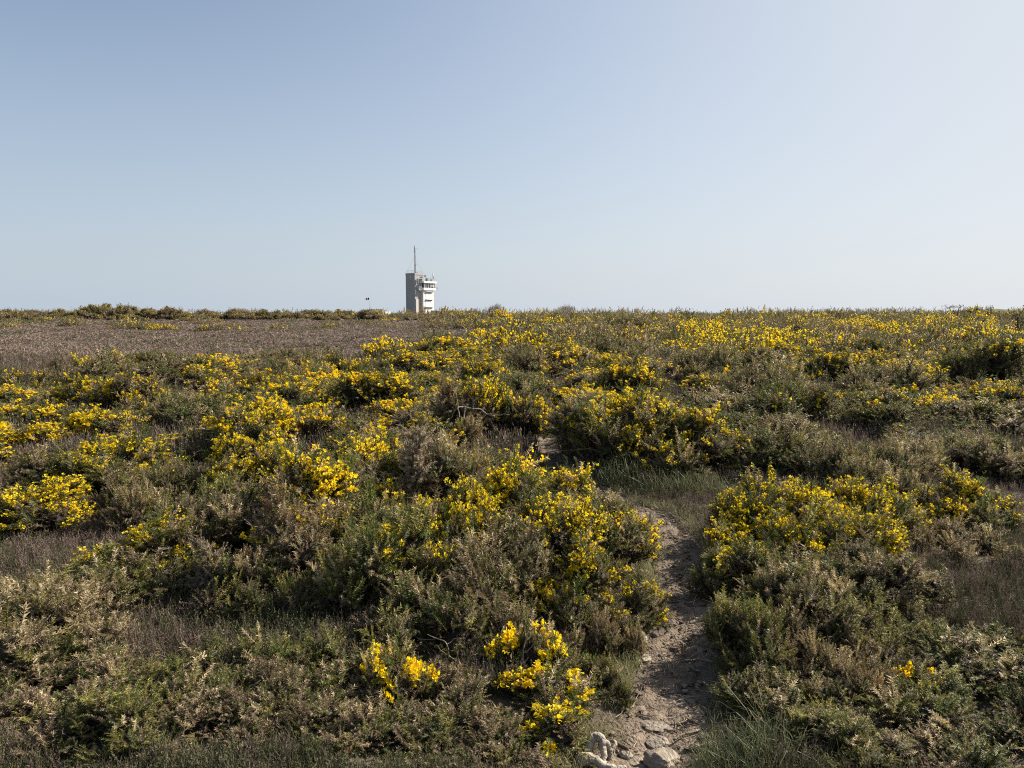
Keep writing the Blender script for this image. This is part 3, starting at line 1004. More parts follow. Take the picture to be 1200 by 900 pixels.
# ------------------------------------------------------------------ grass
def blade_template(seed, bend):
    r = np.random.default_rng(seed)
    w = .022
    P = [np.array([0, 0, 0.]), np.array([bend * .18, 0, .45]), np.array([bend * .55, 0, .80]), np.array([bend * 1.05, 0, .98 - .25 * bend])]
    V, W = [], []
    for i, p in enumerate(P[:3]):
        ww = w * (1 - .25 * i)
        V += [p + [0, -ww / 2, 0], p + [0, ww / 2, 0]]; W += [i / 3] * 2
    V.append(P[3]); W.append(1)
    F = [(0, 1, 3), (0, 3, 2), (2, 3, 5), (2, 5, 4), (4, 5, 6)]
    return np.array(V), np.array(F), np.array(W, float)


BLADE = [blade_template(k, b) for k, b in enumerate((.15, .35, .6, .85))]


def blades(g, r, X, Y, Z, H, lean, c1, c2, wide=1.0, lod=0):
    n = len(X)
    d = nrm(np.stack([lean[0] + r.normal(size=n) * .28, lean[1] + r.normal(size=n) * .28, np.ones(n)], -1))
    ti = r.integers(0, 4, n)
    S_ = np.stack([H, H * wide, H], -1)
    for q in range(4):
        m = ti == q
        g.inst(BLADE[q], frames(d[m], r, S_[m]), np.stack([X[m], Y[m], Z[m]], -1), c1[m], c2[m])


def grass_tuft(px, py, n, rad, H, lean, label, cols, wide=1.0, cat='grass tuft', group='grass tufts beside the path', flat=None):
    r = np.random.default_rng(int(px * 3 + py))
    X0, Y0 = ground_at(px, py)
    z0 = tz(X0, Y0)
    aa = r.uniform(0, 2 * PI, n); rr = rad * np.sqrt(r.uniform(0, 1, n))
    X, Y = np.cos(aa) * rr, np.sin(aa) * rr
    Z = terrain(X + X0, Y + Y0) - z0 - .01
    ci = r.choice(len(cols), n)
    C = np.array(cols)[ci] * r.uniform(.75, 1.25, n)[:, None]
    g = Geo()
    blades(g, r, X, Y, Z, H * r.uniform(.5, 1.15, n), lean, C * .8, C, wide)
    o = link('grass_tuft', g.mesh('grass_tuft', M['grass']), None, (X0, Y0, z0))
    tag(o, label, cat, group)


GB = [(.070, .095, .040), (.105, .13, .065), (.085, .11, .04), (.19, .17, .09)]
GY = [(.19, .20, .075), (.26, .25, .11), (.14, .17, .05)]
GD = [(.38, .32, .20), (.30, .26, .15), (.20, .20, .08)]
grass_tuft(868, 908, 420, .14, .19, (-.45, .05), 'long blue green grass tuft leaning over the right path edge in front', GB)
grass_tuft(900, 886, 260, .10, .19, (-.35, .1), 'darker green grass tuft just right of the long blue green one', GB)
grass_tuft(752, 700, 260, .10, .16, (.1, -.1), 'pale green grass tuft on the left path edge below the big yellow bush', GB + GY)
grass_tuft(714, 812, 170, .10, .09, (.1, .0), 'low light green weed patch on the left side of the path', GY)
grass_tuft(716, 850, 120, .08, .08, (.1, .0), 'low yellowish grass patch above the twisted root', GY + GD)
grass_tuft(725, 560, 380, .26, .27, (.1, .1), 'dark green grass tuft on the left of the grass behind the path turn', GB)
grass_tuft(775, 570, 480, .26, .23, (0, -.1), 'yellow green grass tuft in the middle of the grass behind the path turn', GY + GB)
grass_tuft(828, 572, 420, .24, .21, (0, -.1), 'short green grass tuft at the right end of the grass behind the path turn', GY + GB)
grass_tuft(700, 545, 260, .22, .34, (.1, .1), 'shaded grass tuft right beside the dark path bend', GB)
grass_tuft(528, 755, 26, .05, .22, (-.1, -.1), 'few broad blue grey leaves poking up between the small yellow bushes', [(.20, .25, .19), (.14, .19, .13)], 2.6, 'leaf tuft')
grass_tuft(905, 862, 26, .14, .27, (-.6, .1), 'thin straw stalks leaning left beside the grass tuft', GD, .6)
grass_tuft(960, 890, 120, .10, .12, (-.3, .0), 'pale dry grass clump at the bottom right of the long grass', GD)

# short verge grass along the path (uncountable)
r = np.random.default_rng(31)
n = 34000
s_ = r.uniform(0, S[-1] * .70, n); side = np.where(r.uniform(size=n) < .62, -1, 1)
cx_, cy_ = np.interp(s_, ss, pc[:, 0]), np.interp(s_, ss, pc[:, 1])
nx_, ny_ = np.interp(s_, ss, nm[:, 0]), np.interp(s_, ss, nm[:, 1])
off_ = side * (.185 + np.abs(r.normal(size=n)) * .12)
X, Y = cx_ + nx_ * off_, cy_ + ny_ * off_
kp = noise2(X, Y, .6, 71) + .3 * r.normal(size=n) > -.55
X, Y, off_ = X[kp], Y[kp], off_[kp]
cl = np.array(GB + GY + GD)[r.choice(10, len(X), p=[.05, .03, .06, .05, .16, .14, .13, .14, .14, .10])]
g = Geo()
blades(g, r, X, Y, terrain(X, Y) - .004, r.uniform(.03, .10, len(X)), (0, 0), cl * .85, cl * r.uniform(.8, 1.25, len(X))[:, None], 1.3)
o = link('verge_grass', g.mesh('verge_grass', M['grass'])); tag(o, 'short yellowish grass along both edges of the trodden path', 'grass', None, 'stuff')

# pebbles and litter on the path (uncountable)
r = np.random.default_rng(33)
n = 3600
s_ = r.uniform(0, S[-1] * .62, n)
off_ = r.normal(size=n) * .14
X = np.interp(s_, ss, pc[:, 0]) + np.interp(s_, ss, nm[:, 0]) * off_
Y = np.interp(s_, ss, pc[:, 1]) + np.interp(s_, ss, nm[:, 1]) * off_
iv, if_ = icosphere(1)
iv = np.sign(iv) * np.abs(iv) ** .7 * (1 + r.normal(size=(len(iv), 1)) * .22)
sz = .003 + .014 * r.uniform(size=n) ** 6
C = np.array([.22, .175, .135]) * r.uniform(.45, 1.3, n)[:, None]
g = Geo(); S3 = np.stack([sz * r.uniform(.8, 1.6, n), sz * r.uniform(.8, 1.3, n), sz * .6], -1)
g.inst((iv, if_, np.ones(len(iv))), frames(np.tile([0, 0, 1.], (n, 1)) + r.normal(size=(n, 3)) * .2, r, S3), np.stack([X, Y, terrain(X, Y) + .012], -1), C, C)
o = link('gravel', g.mesh('gravel', M['tint'], False)); tag(o, 'small pebbles and grit scattered over the trodden path', 'gravel', None, 'stuff')
n = 1500
s_ = r.uniform(0, S[-1] * .62, n); off_ = r.normal(size=n) * .2
X = np.interp(s_, ss, pc[:, 0]) + np.interp(s_, ss, nm[:, 0]) * off_
Y = np.interp(s_, ss, pc[:, 1]) + np.interp(s_, ss, nm[:, 1]) * off_
tw = shoot_template(3, 3, .2, .03, .3, .03)
C = np.array([.24, .19, .13]) * r.uniform(.35, 1.5, n)[:, None]
dr = nrm(np.stack([r.normal(size=n), r.normal(size=n), r.normal(size=n) * .12 + .08], -1))
g = Geo(); g.inst(tw, frames(dr, r, r.uniform(.03, .11, n)), np.stack([X, Y, terrain(X, Y) + .014], -1), C, C)
o = link('plant_litter', g.mesh('plant_litter', M['tint'])); tag(o, 'dry twigs and plant litter strewn on the path', 'litter', None, 'stuff')


# ------------------------------------------------------------------ stones, root, dead branches
def stone(px, py, w, d, h, seed, label, rot=0, sink=.25, cuts=7):
    r = np.random.default_rng(seed)
    V, F = icosphere(4)
    V = V.copy()
    for k in range(cuts):
        nrmv = nrm(r.normal(size=3)); c = r.uniform(.52, .85)
        dd = V @ nrmv
        V = V - np.where(dd > c, dd - c, 0)[:, None] * nrmv
    rough = .5 * np.sin(V[:, 0] * 9 + seed) * np.sin(V[:, 1] * 8 + 1) + .5 * np.sin(V[:, 2] * 13 + V[:, 0] * 7)
    V = V * (1 + .035 * rough[:, None] + r.normal(size=(len(V), 1)) * .008)
    V = V * np.array([w / 2, d / 2, h / 2]) / .8
    X, Y = ground_at(px, py)
    o = link('stone', make_mesh('stone', V, F, M['stone'], smooth=False), None, (X, Y, tz(X, Y) + h * (.5 - sink)), rot)
    tag(o, label, 'stone', 'stones in the path')


stone(776, 874, .122, .10, .09, 3, 'largest pale angular stone in the path at the bottom right of the twisted root', .3)
stone(771, 852, .10, .08, .045, 4, 'rounded grey stone in shade just behind the largest pale stone', .9, .35)
stone(765, 832, .13, .08, .035, 5, 'flat pale slab in the path above the largest stone', -.2, .4)
stone(748, 742, .085, .07, .085, 6, 'upright dark sided stone on the left edge of the path', .5, .3)
stone(757, 722, .13, .08, .045, 7, 'flat pale stone set in the path behind the upright one', .1, .4)
stone(733, 866, .05, .045, .035, 8, 'small pale stone between root and largest stone', .1, .3)
stone(745, 870, .07, .05, .025, 9, 'small flat grey stone against the left side of the largest stone', .8, .35)
stone(748, 757, .12, .09, .03, 10, 'low brownish slab half buried below the upright stone', .4, .45)
stone(640, 893, .05, .04, .035, 11, 'pale pebble at the bottom left of the twisted root, left of two', .2, .2)
stone(652, 891, .045, .04, .04, 12, 'pale pebble at the bottom left of the twisted root, right of two', 1.2, .2)
stone(784, 705, .12, .07, .03, 13, 'pale slab in the shaded part of the path below the broad yellow mound', .3, .45)


def branch_obj(name, chains, mat, label, cat, group=None, loc=(0, 0, 0), rot=0, sides=7):
    g = Geo()
    for pts, rad in chains:
        P = catmull(np.array(pts, float), 5)
        rr = np.interp(np.linspace(0, 1, len(P)), np.linspace(0, 1, len(rad)), rad)
        rs = np.random.default_rng(len(P) + int(abs(P[0, 0]) * 1000))
        P = P + rs.normal(size=P.shape) * rr[:, None] * .12
        rr = rr * (1 + rs.normal(size=len(rr)) * .07)
        g.add(*tri_tube(P, rr, sides))
    o = link(name, g.mesh(name, mat, True), None, loc, rot)
    tag(o, label, cat, group)
    return o


# twisted root beside the path: pixel-measured, about 0.25 m across
rx_, ry_ = ground_at(700, 880)
zr = tz(rx_, ry_)
branch_obj('tree_root', [
    ([(-.085, -.03, .015), (-.06, -.028, .04), (-.02, -.04, .042), (.03, -.055, .026), (.07, -.062, .020), (.105, -.05, .022)], [.018, .026, .020, .015, .014, .007]),
    ([(-.03, .01, .0), (-.036, .02, .045), (-.012, .036, .085), (.016, .028, .088), (.024, .004, .055), (.020, -.03, .015)], [.018, .020, .020, .018, .014, .012]),
    ([(-.115, .08, .06), (-.10, .05, .045), (-.08, .02, .028), (-.06, -.01, .03)], [.006, .008, .010, .012]),
    ([(-.01, .035, .088), (.03, .045, .075), (.052, .03, .035), (.05, .015, -.01)], [.013, .012, .011, .010]),
    ([(.06, .07, .01), (.085, .10, .028), (.055, .14, .018)], [.009, .009, .005]),
    ([(.05, -.058, .02), (.075, -.09, .018), (.09, -.12, .0)], [.010, .007, .004]),
], M['bleached'], 'twisted bleached root curling out of the bank at the left edge of the path', 'root', loc=(rx_, ry_, zr))


def rand_branch(px, Y, size, seed, label, base_h, mat='wood', lean=(.3, 0), n=4, thick=.012, sy=.4):
    size *= .62 if Y < 7 else .8; thick *= .62 if Y < 7 else .85; base_h *= .8
    r = np.random.default_rng(seed)
    X, _ = xy(px, Y)
    z = tz(X, Y)
    ch = []
    P = [np.zeros(3)]
    d = nrm(np.array([lean[0], lean[1], .5]))
    for k in range(7):
        d = nrm(d + r.normal(size=3) * np.array([.42, sy, .34]) - np.array([0, 0, .06]))
        P.append(P[-1] + d * size / 6)
    P = np.array(P); P[:, 2] = np.maximum(P[:, 2], -.02)
    ch.append((P, [thick, thick * .8, thick * .45]))
    for k in range(n):
        i = r.integers(1, 6)
        d = nrm(P[i + 1] - P[i] + r.normal(size=3) * .7)
        Q = [P[i]]
        for q in range(4):
            d = nrm(d + r.normal(size=3) * .4)
            Q.append(Q[-1] + d * size * r.uniform(.08, .14))
        ch.append((np.array(Q), [thick * .6, thick * .4, thick * .2]))
    branch_obj('dead_branch', ch, M[mat], label, 'dead branch', 'dead branches caught in the gorse', loc=(X, Y, z + base_h), sides=5)


branch_obj('dead_branch', [
    ([(-.75, 0, .0), (-.55, .05, .20), (-.25, .0, .34), (0, 0, .36), (.05, .0, .10)], [.05, .06, .06, .06, .05]),
    ([(0, 0, .30), (.2, .0, .42), (.45, .05, .33), (.72, .05, .22)], [.05, .045, .05, .035]),
    ([(.1, -.1, .10), (.3, -.1, .10), (.55, -.1, .16), (.85, -.1, .14)], [.04, .045, .04, .02]),
    ([(-.35, 0, .3), (-.5, .1, .5), (-.6, .1, .62)], [.025, .02, .01]),
], M['wood'], 'thick grey fallen trunk lying in the heather on the left below the open moor', 'dead branch', 'dead branches caught in the gorse', loc=(xy(160, 14.6)[0], 14.6, tz(xy(160, 14.6)[0], 14.6) + .05), sides=8)
rand_branch(580, 8.5, .75, 41, 'white forked dead branch hanging in front of the tall dead gorse by the path bend', .62, lean=(-.9, -.2), n=5, thick=.013, sy=.15)
rand_branch(505, 8.2, .35, 42, 'short curved white twig left of the white forked branch', .35, lean=(.1, 0), n=1, thick=.010)
rand_branch(75, 13.4, .8, 43, 'thin curved pale branch at the far left, left of the fallen trunk', .25, lean=(-.5, 0), n=4)
rand_branch(105, 13.8, .8, 44, 'upright pale dead twig just left of the fallen trunk', .2, lean=(.1, 0), n=3)
rand_branch(448, 15.5, .9, 45, 'pale dead twigs at the edge of the gorse under the tower', .3, lean=(.1, 0), n=5)
rand_branch(790, 13.2, 1.2, 46, 'tangle of dark dead branches right of the path bend, left one', .45, 'wood', lean=(-.6, 0), n=8, thick=.016)
rand_branch(830, 13.8, 1.2, 47, 'tangle of dark dead branches right of the path bend, right one', .45, 'wood', lean=(.6, 0), n=8, thick=.016)
rand_branch(780, 16.5, .8, 48, 'pair of pale upright dead sticks above the dark tangle', .4, lean=(.1, 0), n=5)
rand_branch(860, 18.5, 1.0, 49, 'pale slanting stick in the gorse far right of the tower', .4, lean=(-.8, 0), n=2)
rand_branch(895, 15.5, 1.3, 50, 'long dark arching branch in the brown gorse right of the tangle', .4, 'wood', lean=(.8, 0), n=5)
rand_branch(1180, 15.0, 1.2, 51, 'pale arching dead branch by the right edge under the dark mound', .45, lean=(-.8, 0), n=4)
rand_branch(560, 4.45, .35, 52, 'thin grey twig across the dry patch below the densest yellow clump', .25, lean=(.7, -.2), n=3, thick=.006)
rand_branch(590, 3.62, .35, 53, 'pale bent twig lying on the dry gorse behind the small yellow bush', .12, lean=(.6, -.2), n=4, thick=.007)
rand_branch(530, 3.4, .32, 54, 'pale twig on the ground behind the lone yellow crowned cushion', .08, lean=(-.7, 0), n=3, thick=.006)
rand_branch(255, 5.3, .7, 55, 'long thin pale twig arching over the gorse behind the pale dead shrub', .38, lean=(-.9, 0), n=3, thick=.005)
rand_branch(330, 4.5, .5, 56, 'grey twigs sticking out of the dead brown gorse by the hollow', .35, lean=(.4, -.3), n=5, thick=.006)
rand_branch(1110, 4.75, .5, 57, 'bleached twig in the flattened brown gorse on the right', .10, lean=(.8, -.1), n=5, thick=.007)
rand_branch(695, 8.0, .7, 58, 'thin bare stem arching over the dark path bend', .35, 'wood', lean=(-.6, 0), n=0, thick=.005)
rand_branch(812, 5.6, .3, 59, 'green bare twig reaching over the path from the broad mound', .2, 'stem', lean=(-.8, 0), n=4, thick=.006)
rand_branch(640, 3.3, .45, 60, 'grey dead twigs under the small yellow cushions', .03, lean=(-.6, -.2), n=6, thick=.008)
rand_branch(800, 752, .1, 0, 'x', 0) if False else None


def stick(px, py, L, rot, label, rad=.006, mat='wood', up=0.0):
    X, Y = ground_at(px, py)
    z = tz(X, Y) + .018
    P = [(-L / 2, 0, 0), (-L / 6, L * .03, .004), (L / 5, -.02 * L, .003 + up * .5), (L / 2, .01 * L, up)]
    g = Geo(); g.add(*tri_tube(catmull(np.array(P), 4), rad, 6))
    o = link('stick', g.mesh('stick', M[mat], True), None, (X, Y, z), rot)
    tag(o, label, 'stick', 'sticks lying on the path')


stick(806, 758, .09, .35, 'short pale stick lying across the middle of the path', .006)
stick(829, 760, .06, -.4, 'small pale stick at the right edge of the path', .005, 'bleached')
stick(722, 858, .12, -.75, 'dark stick between the root and the small pale stone', .009, 'stem')
stick(788, 702, .09, .4, 'dark curved twig in the shaded part of the path', .004, 'stem')
stick(806, 846, .16, .55, 'brown stick in the shade right of the largest stone', .005, 'wood')
stick(800, 751, .045, 1.4, 'short upright twig stub beside the stick in the middle of the path', .005, 'stem', .05)


# pale dead shrub at (235, 670)
def dead_shrub(px, Y, H, W, seed, label, nb=46, thick=.007, mat='bleached', spread_=1.0, spines=True, name='dead_shrub', cat='dead shrub', group=None, z0=0):
    r = np.random.default_rng(seed)
    X, _ = xy(px, Y)
    g, gs = Geo(), Geo()
    tips = []
    trunk = np.array([(0, 0, -.03), (.01 * H, 0, .25 * H), (.02 * H, .01, .5 * H), (-.02 * H, 0, .95 * H)])
    P = catmull(trunk, 6)
    g.add(*tri_tube(P, np.linspace(thick, thick * .3, len(P)), 5))
    for k in range(nb):
        i = r.integers(3, len(P) - 1)
        th = r.uniform(0, 2 * PI)
        d = np.array([math.cos(th), math.sin(th), r.uniform(.1, 1.0)])
        L = W * .5 * r.uniform(.5, 1.05) * (1.15 - .6 * i / len(P))
        Q = [P[i]]
        for q in range(4):
            d = nrm(d + r.normal(size=3) * .25 + np.array([0, 0, .18]))
            Q.append(Q[-1] + d * L / 4)
            tips.append((Q[-1], d))
        g.add(*tri_tube(np.array(Q), np.linspace(thick * .45, thick * .15, 5), 4))
    o = link(name, g.mesh(name, M[mat], True), None, (X, Y, tz(X, Y) + z0), 0)
    tag(o, label, cat, group)
    if spines:
        pos = np.array([t[0] for t in tips]); d = np.array([t[1] for t in tips])
        idx = np.repeat(np.arange(len(pos)), 3)
        n = len(idx)
        dd = nrm(d[idx] + r.normal(size=(n, 3)) * .55)
        L = r.uniform(.05, .11, n) * (H / .42)
        C = np.array([.36, .29, .20]) * r.uniform(.6, 1.2, n)[:, None]
        g2 = Geo()
        for q in range(5):
            m = np.arange(n) % 5 == q
            g2.inst(SHOOT[0 if H < 1 else 2][q % 4], frames(dd[m], r, L[m]), pos[idx][m] - dd[m] * L[m][:, None] * .3, C[m] * .8, C[m])
        link('twig', g2.mesh(name + '_twigs', M['heather']), o)['kind'] = 'stuff'
    return o


dead_shrub(236, 4.32, .42, .26, 70, 'upright pale dead shrub with bare beige twigs beside the yellow dotted gorse')
dead_shrub(488, 5.75, .78, .32, 71, 'tall thin dead gorse spire in the tall dry bush behind the densest yellow clump')


def bare_dome(px, Y, W, H, seed, label):
    r = np.random.default_rng(seed)
    X, _ = xy(px, Y)
    g = Geo()
    for k in range(170):
        th, rad = r.uniform(0, 2 * PI), math.sqrt(r.uniform(0, 1))
        e = np.array([math.cos(th) * rad * W / 2, math.sin(th) * rad * W / 2, H * math.sqrt(max(.05, 1 - rad ** 2 * .85)) * r.uniform(.8, 1.05)])
        b0 = np.array([e[0] * .3, e[1] * .3, -.1])
        m_ = (b0 + e) / 2 + np.array([e[0] * .12, e[1] * .12, -.08]) + r.normal(size=3) * .06
        g.add(*tri_tube(catmull(np.array([b0, m_, e]), 3), np.linspace(.022, .007, 7), 4))
        for q in range(3):
            u = r.uniform(.45, .95); o_ = m_ + (e - m_) * u
            d = nrm(e - m_ + r.normal(size=3) * .45) * r.uniform(.2, .45)
            g.add(*tri_tube(np.array([o_, o_ + d * .5 + r.normal(size=3) * .02, o_ + d]), np.array([.012, .009, .005]), 4))
    o = link('bare_shrub', g.mesh('bare_shrub', M['wood'], True), None, (X, Y, tz(X, Y)))
    tag(o, label, 'shrub', 'rounded shrubs on the skyline')


bare_dome(583, 112, 3.3, 2.0, 72, 'rounded bare grey shrub on the skyline, nearer the tower of the two')
bare_dome(663, 112, 3.7, 1.95, 73, 'rounded bare grey shrub on the skyline, farther from the tower')


# windswept small trees on the right skyline: trunk and flat crown
def wind_tree(px, Y, H, seed, label, tops):
    r = np.random.default_rng(seed)
    X, _ = xy(px, Y)
    root = link('windswept_tree', None, None, (X, Y, tz(X, Y)))
    tag(root, label, 'tree', 'small trees on the right skyline')
    g, gc = Geo(), Geo()
    for (tx, tz_, w) in tops:
        tz_ -= .72; tx *= .75
        P = catmull(np.array([(0, 0, -.1), (tx * .3, 0, tz_ * .4), (tx * .7, .05, tz_ * .8), (tx, 0, tz_)]), 5)
        g.add(*tri_tube(P, np.linspace(.07, .025, len(P)), 6))
        n = 40
        p = np.array([tx, 0, tz_]) + r.normal(size=(n, 3)) * np.array([w, w * .7, .07])
        d = nrm(r.normal(size=(n, 3)) + [0, 0, .5])
        C = np.array([.07, .065, .05]) * r.uniform(.6, 1.4, n)[:, None]
        gc.inst(SHOOT[3][1], frames(d, r, r.uniform(.12, .26, n)), p, C, C)
    link('trunk', g.mesh('wind_tree_trunk', M['stem'], True), root)
    link('crown', gc.mesh('wind_tree_crown', M['foliage']), root)


wind_tree(1119, 70, 2.0, 80, 'small dark windswept tree with flat top on the right skyline, leftmost of three', [(-1.0, 2.25, .28), (.3, 2.3, .35), (.9, 1.9, .3), (-.4, 1.8, .2)])
wind_tree(1138, 70, 1.9, 81, 'bare forked sapling on the right skyline, middle of the three', [(-.35, 1.9, .1), (.5, 2.2, .12)])
wind_tree(1194, 40, 1.9, 82, 'slanting leafy spire on the right skyline, rightmost of the three', [(-.25, 2.0, .10), (-.1, 1.6, .12), (0, 1.2, .14)])

# ------------------------------------------------------------------ signal tower
TX, TY = xy(487, 300)
TZ = tz(TX, TY)
ROT = math.atan2(.6, .8)        # local +x runs along the long right-hand face, local -y faces left-front
tower = link('signal_tower', None, None, (TX, TY, 0), math.atan2(.8, .6))
tag(tower, 'grey concrete and white signal tower with tall antenna mast on the skyline', 'tower')
# local axes: +x = e2 (right and away), +y = e1 (left and away); camera-right face is y=0, left face is x=0


def zpx(py, Y=300):
    return EYE + (HOR - py) * Y / FPX


def boxes(name, lst, mat, parent, label=None, bev=.0):
    g = Geo()
    for b in lst:
        g.add(*box_vf(*b))
    o = link(name, g.mesh(name, M[mat]), parent)
    if label: o['label'] = label
    return o


zb = TZ - 1.0
ztop = zpx(321.5)
blk = boxes('concrete_shaft', [(0, 5, 0, 5, zb, ztop), (-.12, 5.12, -.12, 5.12, ztop - .35, ztop - .002)], 'concrete', tower, 'windowless grey concrete shaft')
boxes('joint_band', [(-.03, 5.03, -.03, 5.03, z, z + .10) for z in (zpx(350), zpx(338.5))], 'concrete', blk)
boxes('cable_duct', [(-.16, -.002, 1.9, 2.4, zpx(329), ztop - .36)], 'palewall', blk, 'pale vertical duct near the top')
boxes('pilaster', [(.25, 1.7, -.3, -.002, zb, zpx(350.5))], 'palewall', blk, 'pale lower pier')
boxes('roof_parapet', [(0, 5, 0, .12, ztop, ztop + .35), (0, .12, .122, 5, ztop, ztop + .35), (.122, 5, 4.88, 5, ztop, ztop + .35)], 'concrete', blk)
rail = []
for t in np.linspace(0.06, 4.9, 7):
    rail += [(t, t + .06, .03, .09, ztop + .35, ztop + 1.3), (.03, .09, t, t + .06, ztop + .35, ztop + 1.3)]
rail += [(0, 5, .03, .09, ztop + 1.3, ztop + 1.36), (.03, .09, .095, 5, ztop + 1.3, ztop + 1.36)]
boxes('railing', rail, 'metal', blk)
boxes('roof_cabinet', [(1.2, 2.4, .6, 1.4, ztop, ztop + .9), (2.6, 3.1, 1.8, 2.6, ztop, ztop + 1.4)], 'metal', blk)

zc0, zc1, zw0, zw1 = zpx(340), zpx(337.4), zpx(337.4), zpx(331.8)
wt = boxes('white_shaft', [(3.7, 9.7, -1.07, -.003, zb, zc0), (5.004, 9.7, -.003, 3.2, zb, zc0)], 'white', tower, 'white rendered watch tower shaft')
hood, win = [], []
for z in (zpx(342.2), zpx(351), zpx(360)):
    h = boxes('window_hood', [(5.0, 9.2, -1.65, -1.072, z, z + .16)], 'white', wt)
    boxes('window', [(5.5, 8.9, -1.10, -1.072, z - .45, z - .05)], 'glass', wt)
boxes('groove', [(4.85, 4.98, -1.10, -1.073, zb, zc0 - .4)], 'concrete', wt)
boxes('door', [(3.85, 4.7, -1.11, -1.073, zb, zpx(359))], 'door', wt, 'ochre painted door')
cab = boxes('watch_room', [(3.3, 10.3, -1.75, 3.6, zc0, zc1)], 'white', tower, 'overhanging white watch room with window band')
boxes('window', [(3.65, 9.95, -1.45, 3.3, zc1 + .002, zw1)], 'glass', cab, 'dark glazed window band')
posts = []
for t in (3.6, 4.6, 5.9, 7.4, 8.9, 9.85):
    posts.append((t, t + .16, -1.62, -1.48, zc1 + .002, zw1))
for t in (-.4, 1.0, 2.3):
    posts.append((3.48, 3.62, t, t + .16, zc1 + .002, zw1))
boxes('mullion', posts, 'white', cab)
boxes('blind', [(8.0, 9.8, -1.475, -1.455, zc1 + .5, zw1 - .1)], 'palewall', cab, 'pale lowered blind')
boxes('roof_slab', [(3.1, 10.7, -1.95, 3.8, zw1 + .002, zpx(329.6))], 'white', cab)
zr2 = zpx(329.6)
boxes('balcony', [(9.71, 11.9, -1.5, 2.0, zpx(339.6), zpx(339)), ], 'metal', cab)
br = [(x, x + .07, -1.5, -1.43, zpx(339), zpx(336.4)) for x in np.linspace(10.4, 11.8, 4)] + [(11.83, 11.9, y, y + .07, zpx(339), zpx(336.4)) for y in np.linspace(-1.3, 1.9, 4)]
br += [(10.4, 11.9, -1.5, -1.43, zpx(336.4), zpx(336.1)), (10.4, 11.9, -1.5, -1.44, zpx(337.8), zpx(337.5)), (11.83, 11.9, -1.42, 2, zpx(336.4), zpx(336.1))]
boxes('balcony_railing', br, 'metal', cab)
rr_ = [(x, x + .06, -1.9, -1.84, zr2, zr2 + .9) for x in np.linspace(3.2, 10.5, 8)] + [(3.2, 10.6, -1.9, -1.84, zr2 + .9, zr2 + .96)]
boxes('roof_railing', rr_, 'metal', cab)
boxes('equipment_box', [(6.4, 7.2, -.6, .2, zr2, zr2 + 1.3)], 'darkmetal', cab)
boxes('equipment_box', [(9.2, 10.3, -.9, .3, zr2, zr2 + .9)], 'metal', cab)


def tube_part(name, pts, rad, mat, parent, label=None, sides=8):
    g = Geo(); g.add(*tri_tube(np.array(pts, float), rad, sides))
    o = link(name, g.mesh(name, M[mat], True), parent)
    if label: o['label'] = label
    return o


tube_part('whip_antenna', [(10.1, -.6, zr2), (10.1, -.6, zpx(319.2))], .24, 'metal', cab, 'thick white radome antenna')
tube_part('whip_antenna', [(8.3, -.8, zr2), (8.3, -.8, zpx(321.5))], .06, 'metal', cab)
tube_part('whip_antenna', [(9.6, 1.2, zr2), (9.6, 1.2, zpx(323.2))], .09, 'metal', cab)
tube_part('whip_antenna', [(5.2, -.9, zr2), (5.2, -.9, zpx(326.4))], .06, 'darkmetal', cab)
tube_part('whip_antenna', [(9.0, -.8, zr2), (9.0, -.8, zpx(325))], .07, 'metal', cab)
# lattice mast on the concrete shaft
mz0, mz1 = ztop, zpx(288)
gm = Geo()
mx, my = 1.5, 1.15
leg = [(.32, 0), (-.16, .28), (-.16, -.28)]
for a, b in leg:
    gm.add(*tri_tube(np.array([(mx + a, my + b, mz0), (mx + a * .6, my + b * .6, mz0 + (mz1 - mz0) * .85), (mx, my, mz1 - .6)], float), [.085, .075, .05], 6))
zs = np.linspace(mz0, mz0 + (mz1 - mz0) * .85, 17)
for i in range(16):
    k0, k1 = 1 - .4 * i / 16, 1 - .4 * (i + 1) / 16
    for q in range(3):
        a, b = leg[q], leg[(q + 1) % 3]
        gm.add(*tri_tube(np.array([(mx + a[0] * k0, my + a[1] * k0, zs[i]), (mx + b[0] * k1, my + b[1] * k1, zs[i + 1])], float), .035, 4))
mast = link('lattice_mast', gm.mesh('lattice_mast', M['metal'], True), tower)
tube_part('mast_tip', [(mx, my, mz1 - .8), (mx, my, mz1 + .2)], .05, 'metal', mast)
for zz, dx in ((zpx(292.5), .6), (zpx(311), .55)):
    tube_part('side_antenna', [(mx, my, zz), (mx + dx, my - dx, zz), (mx + dx, my - dx, zz + .9)], .07, 'metal', mast)
tube_part('side_antenna', [(mx - .15, my + .2, zpx(297)), (mx - .15, my + .2, zpx(289))], .13, 'metal', mast)
for ex, ey in ((.2, 4.8), (4.8, .2), (.3, .3)):
    tube_part('guy_wire', [(mx, my, zpx(300)), (ex, ey, ztop + .2)], .025, 'metal', mast)


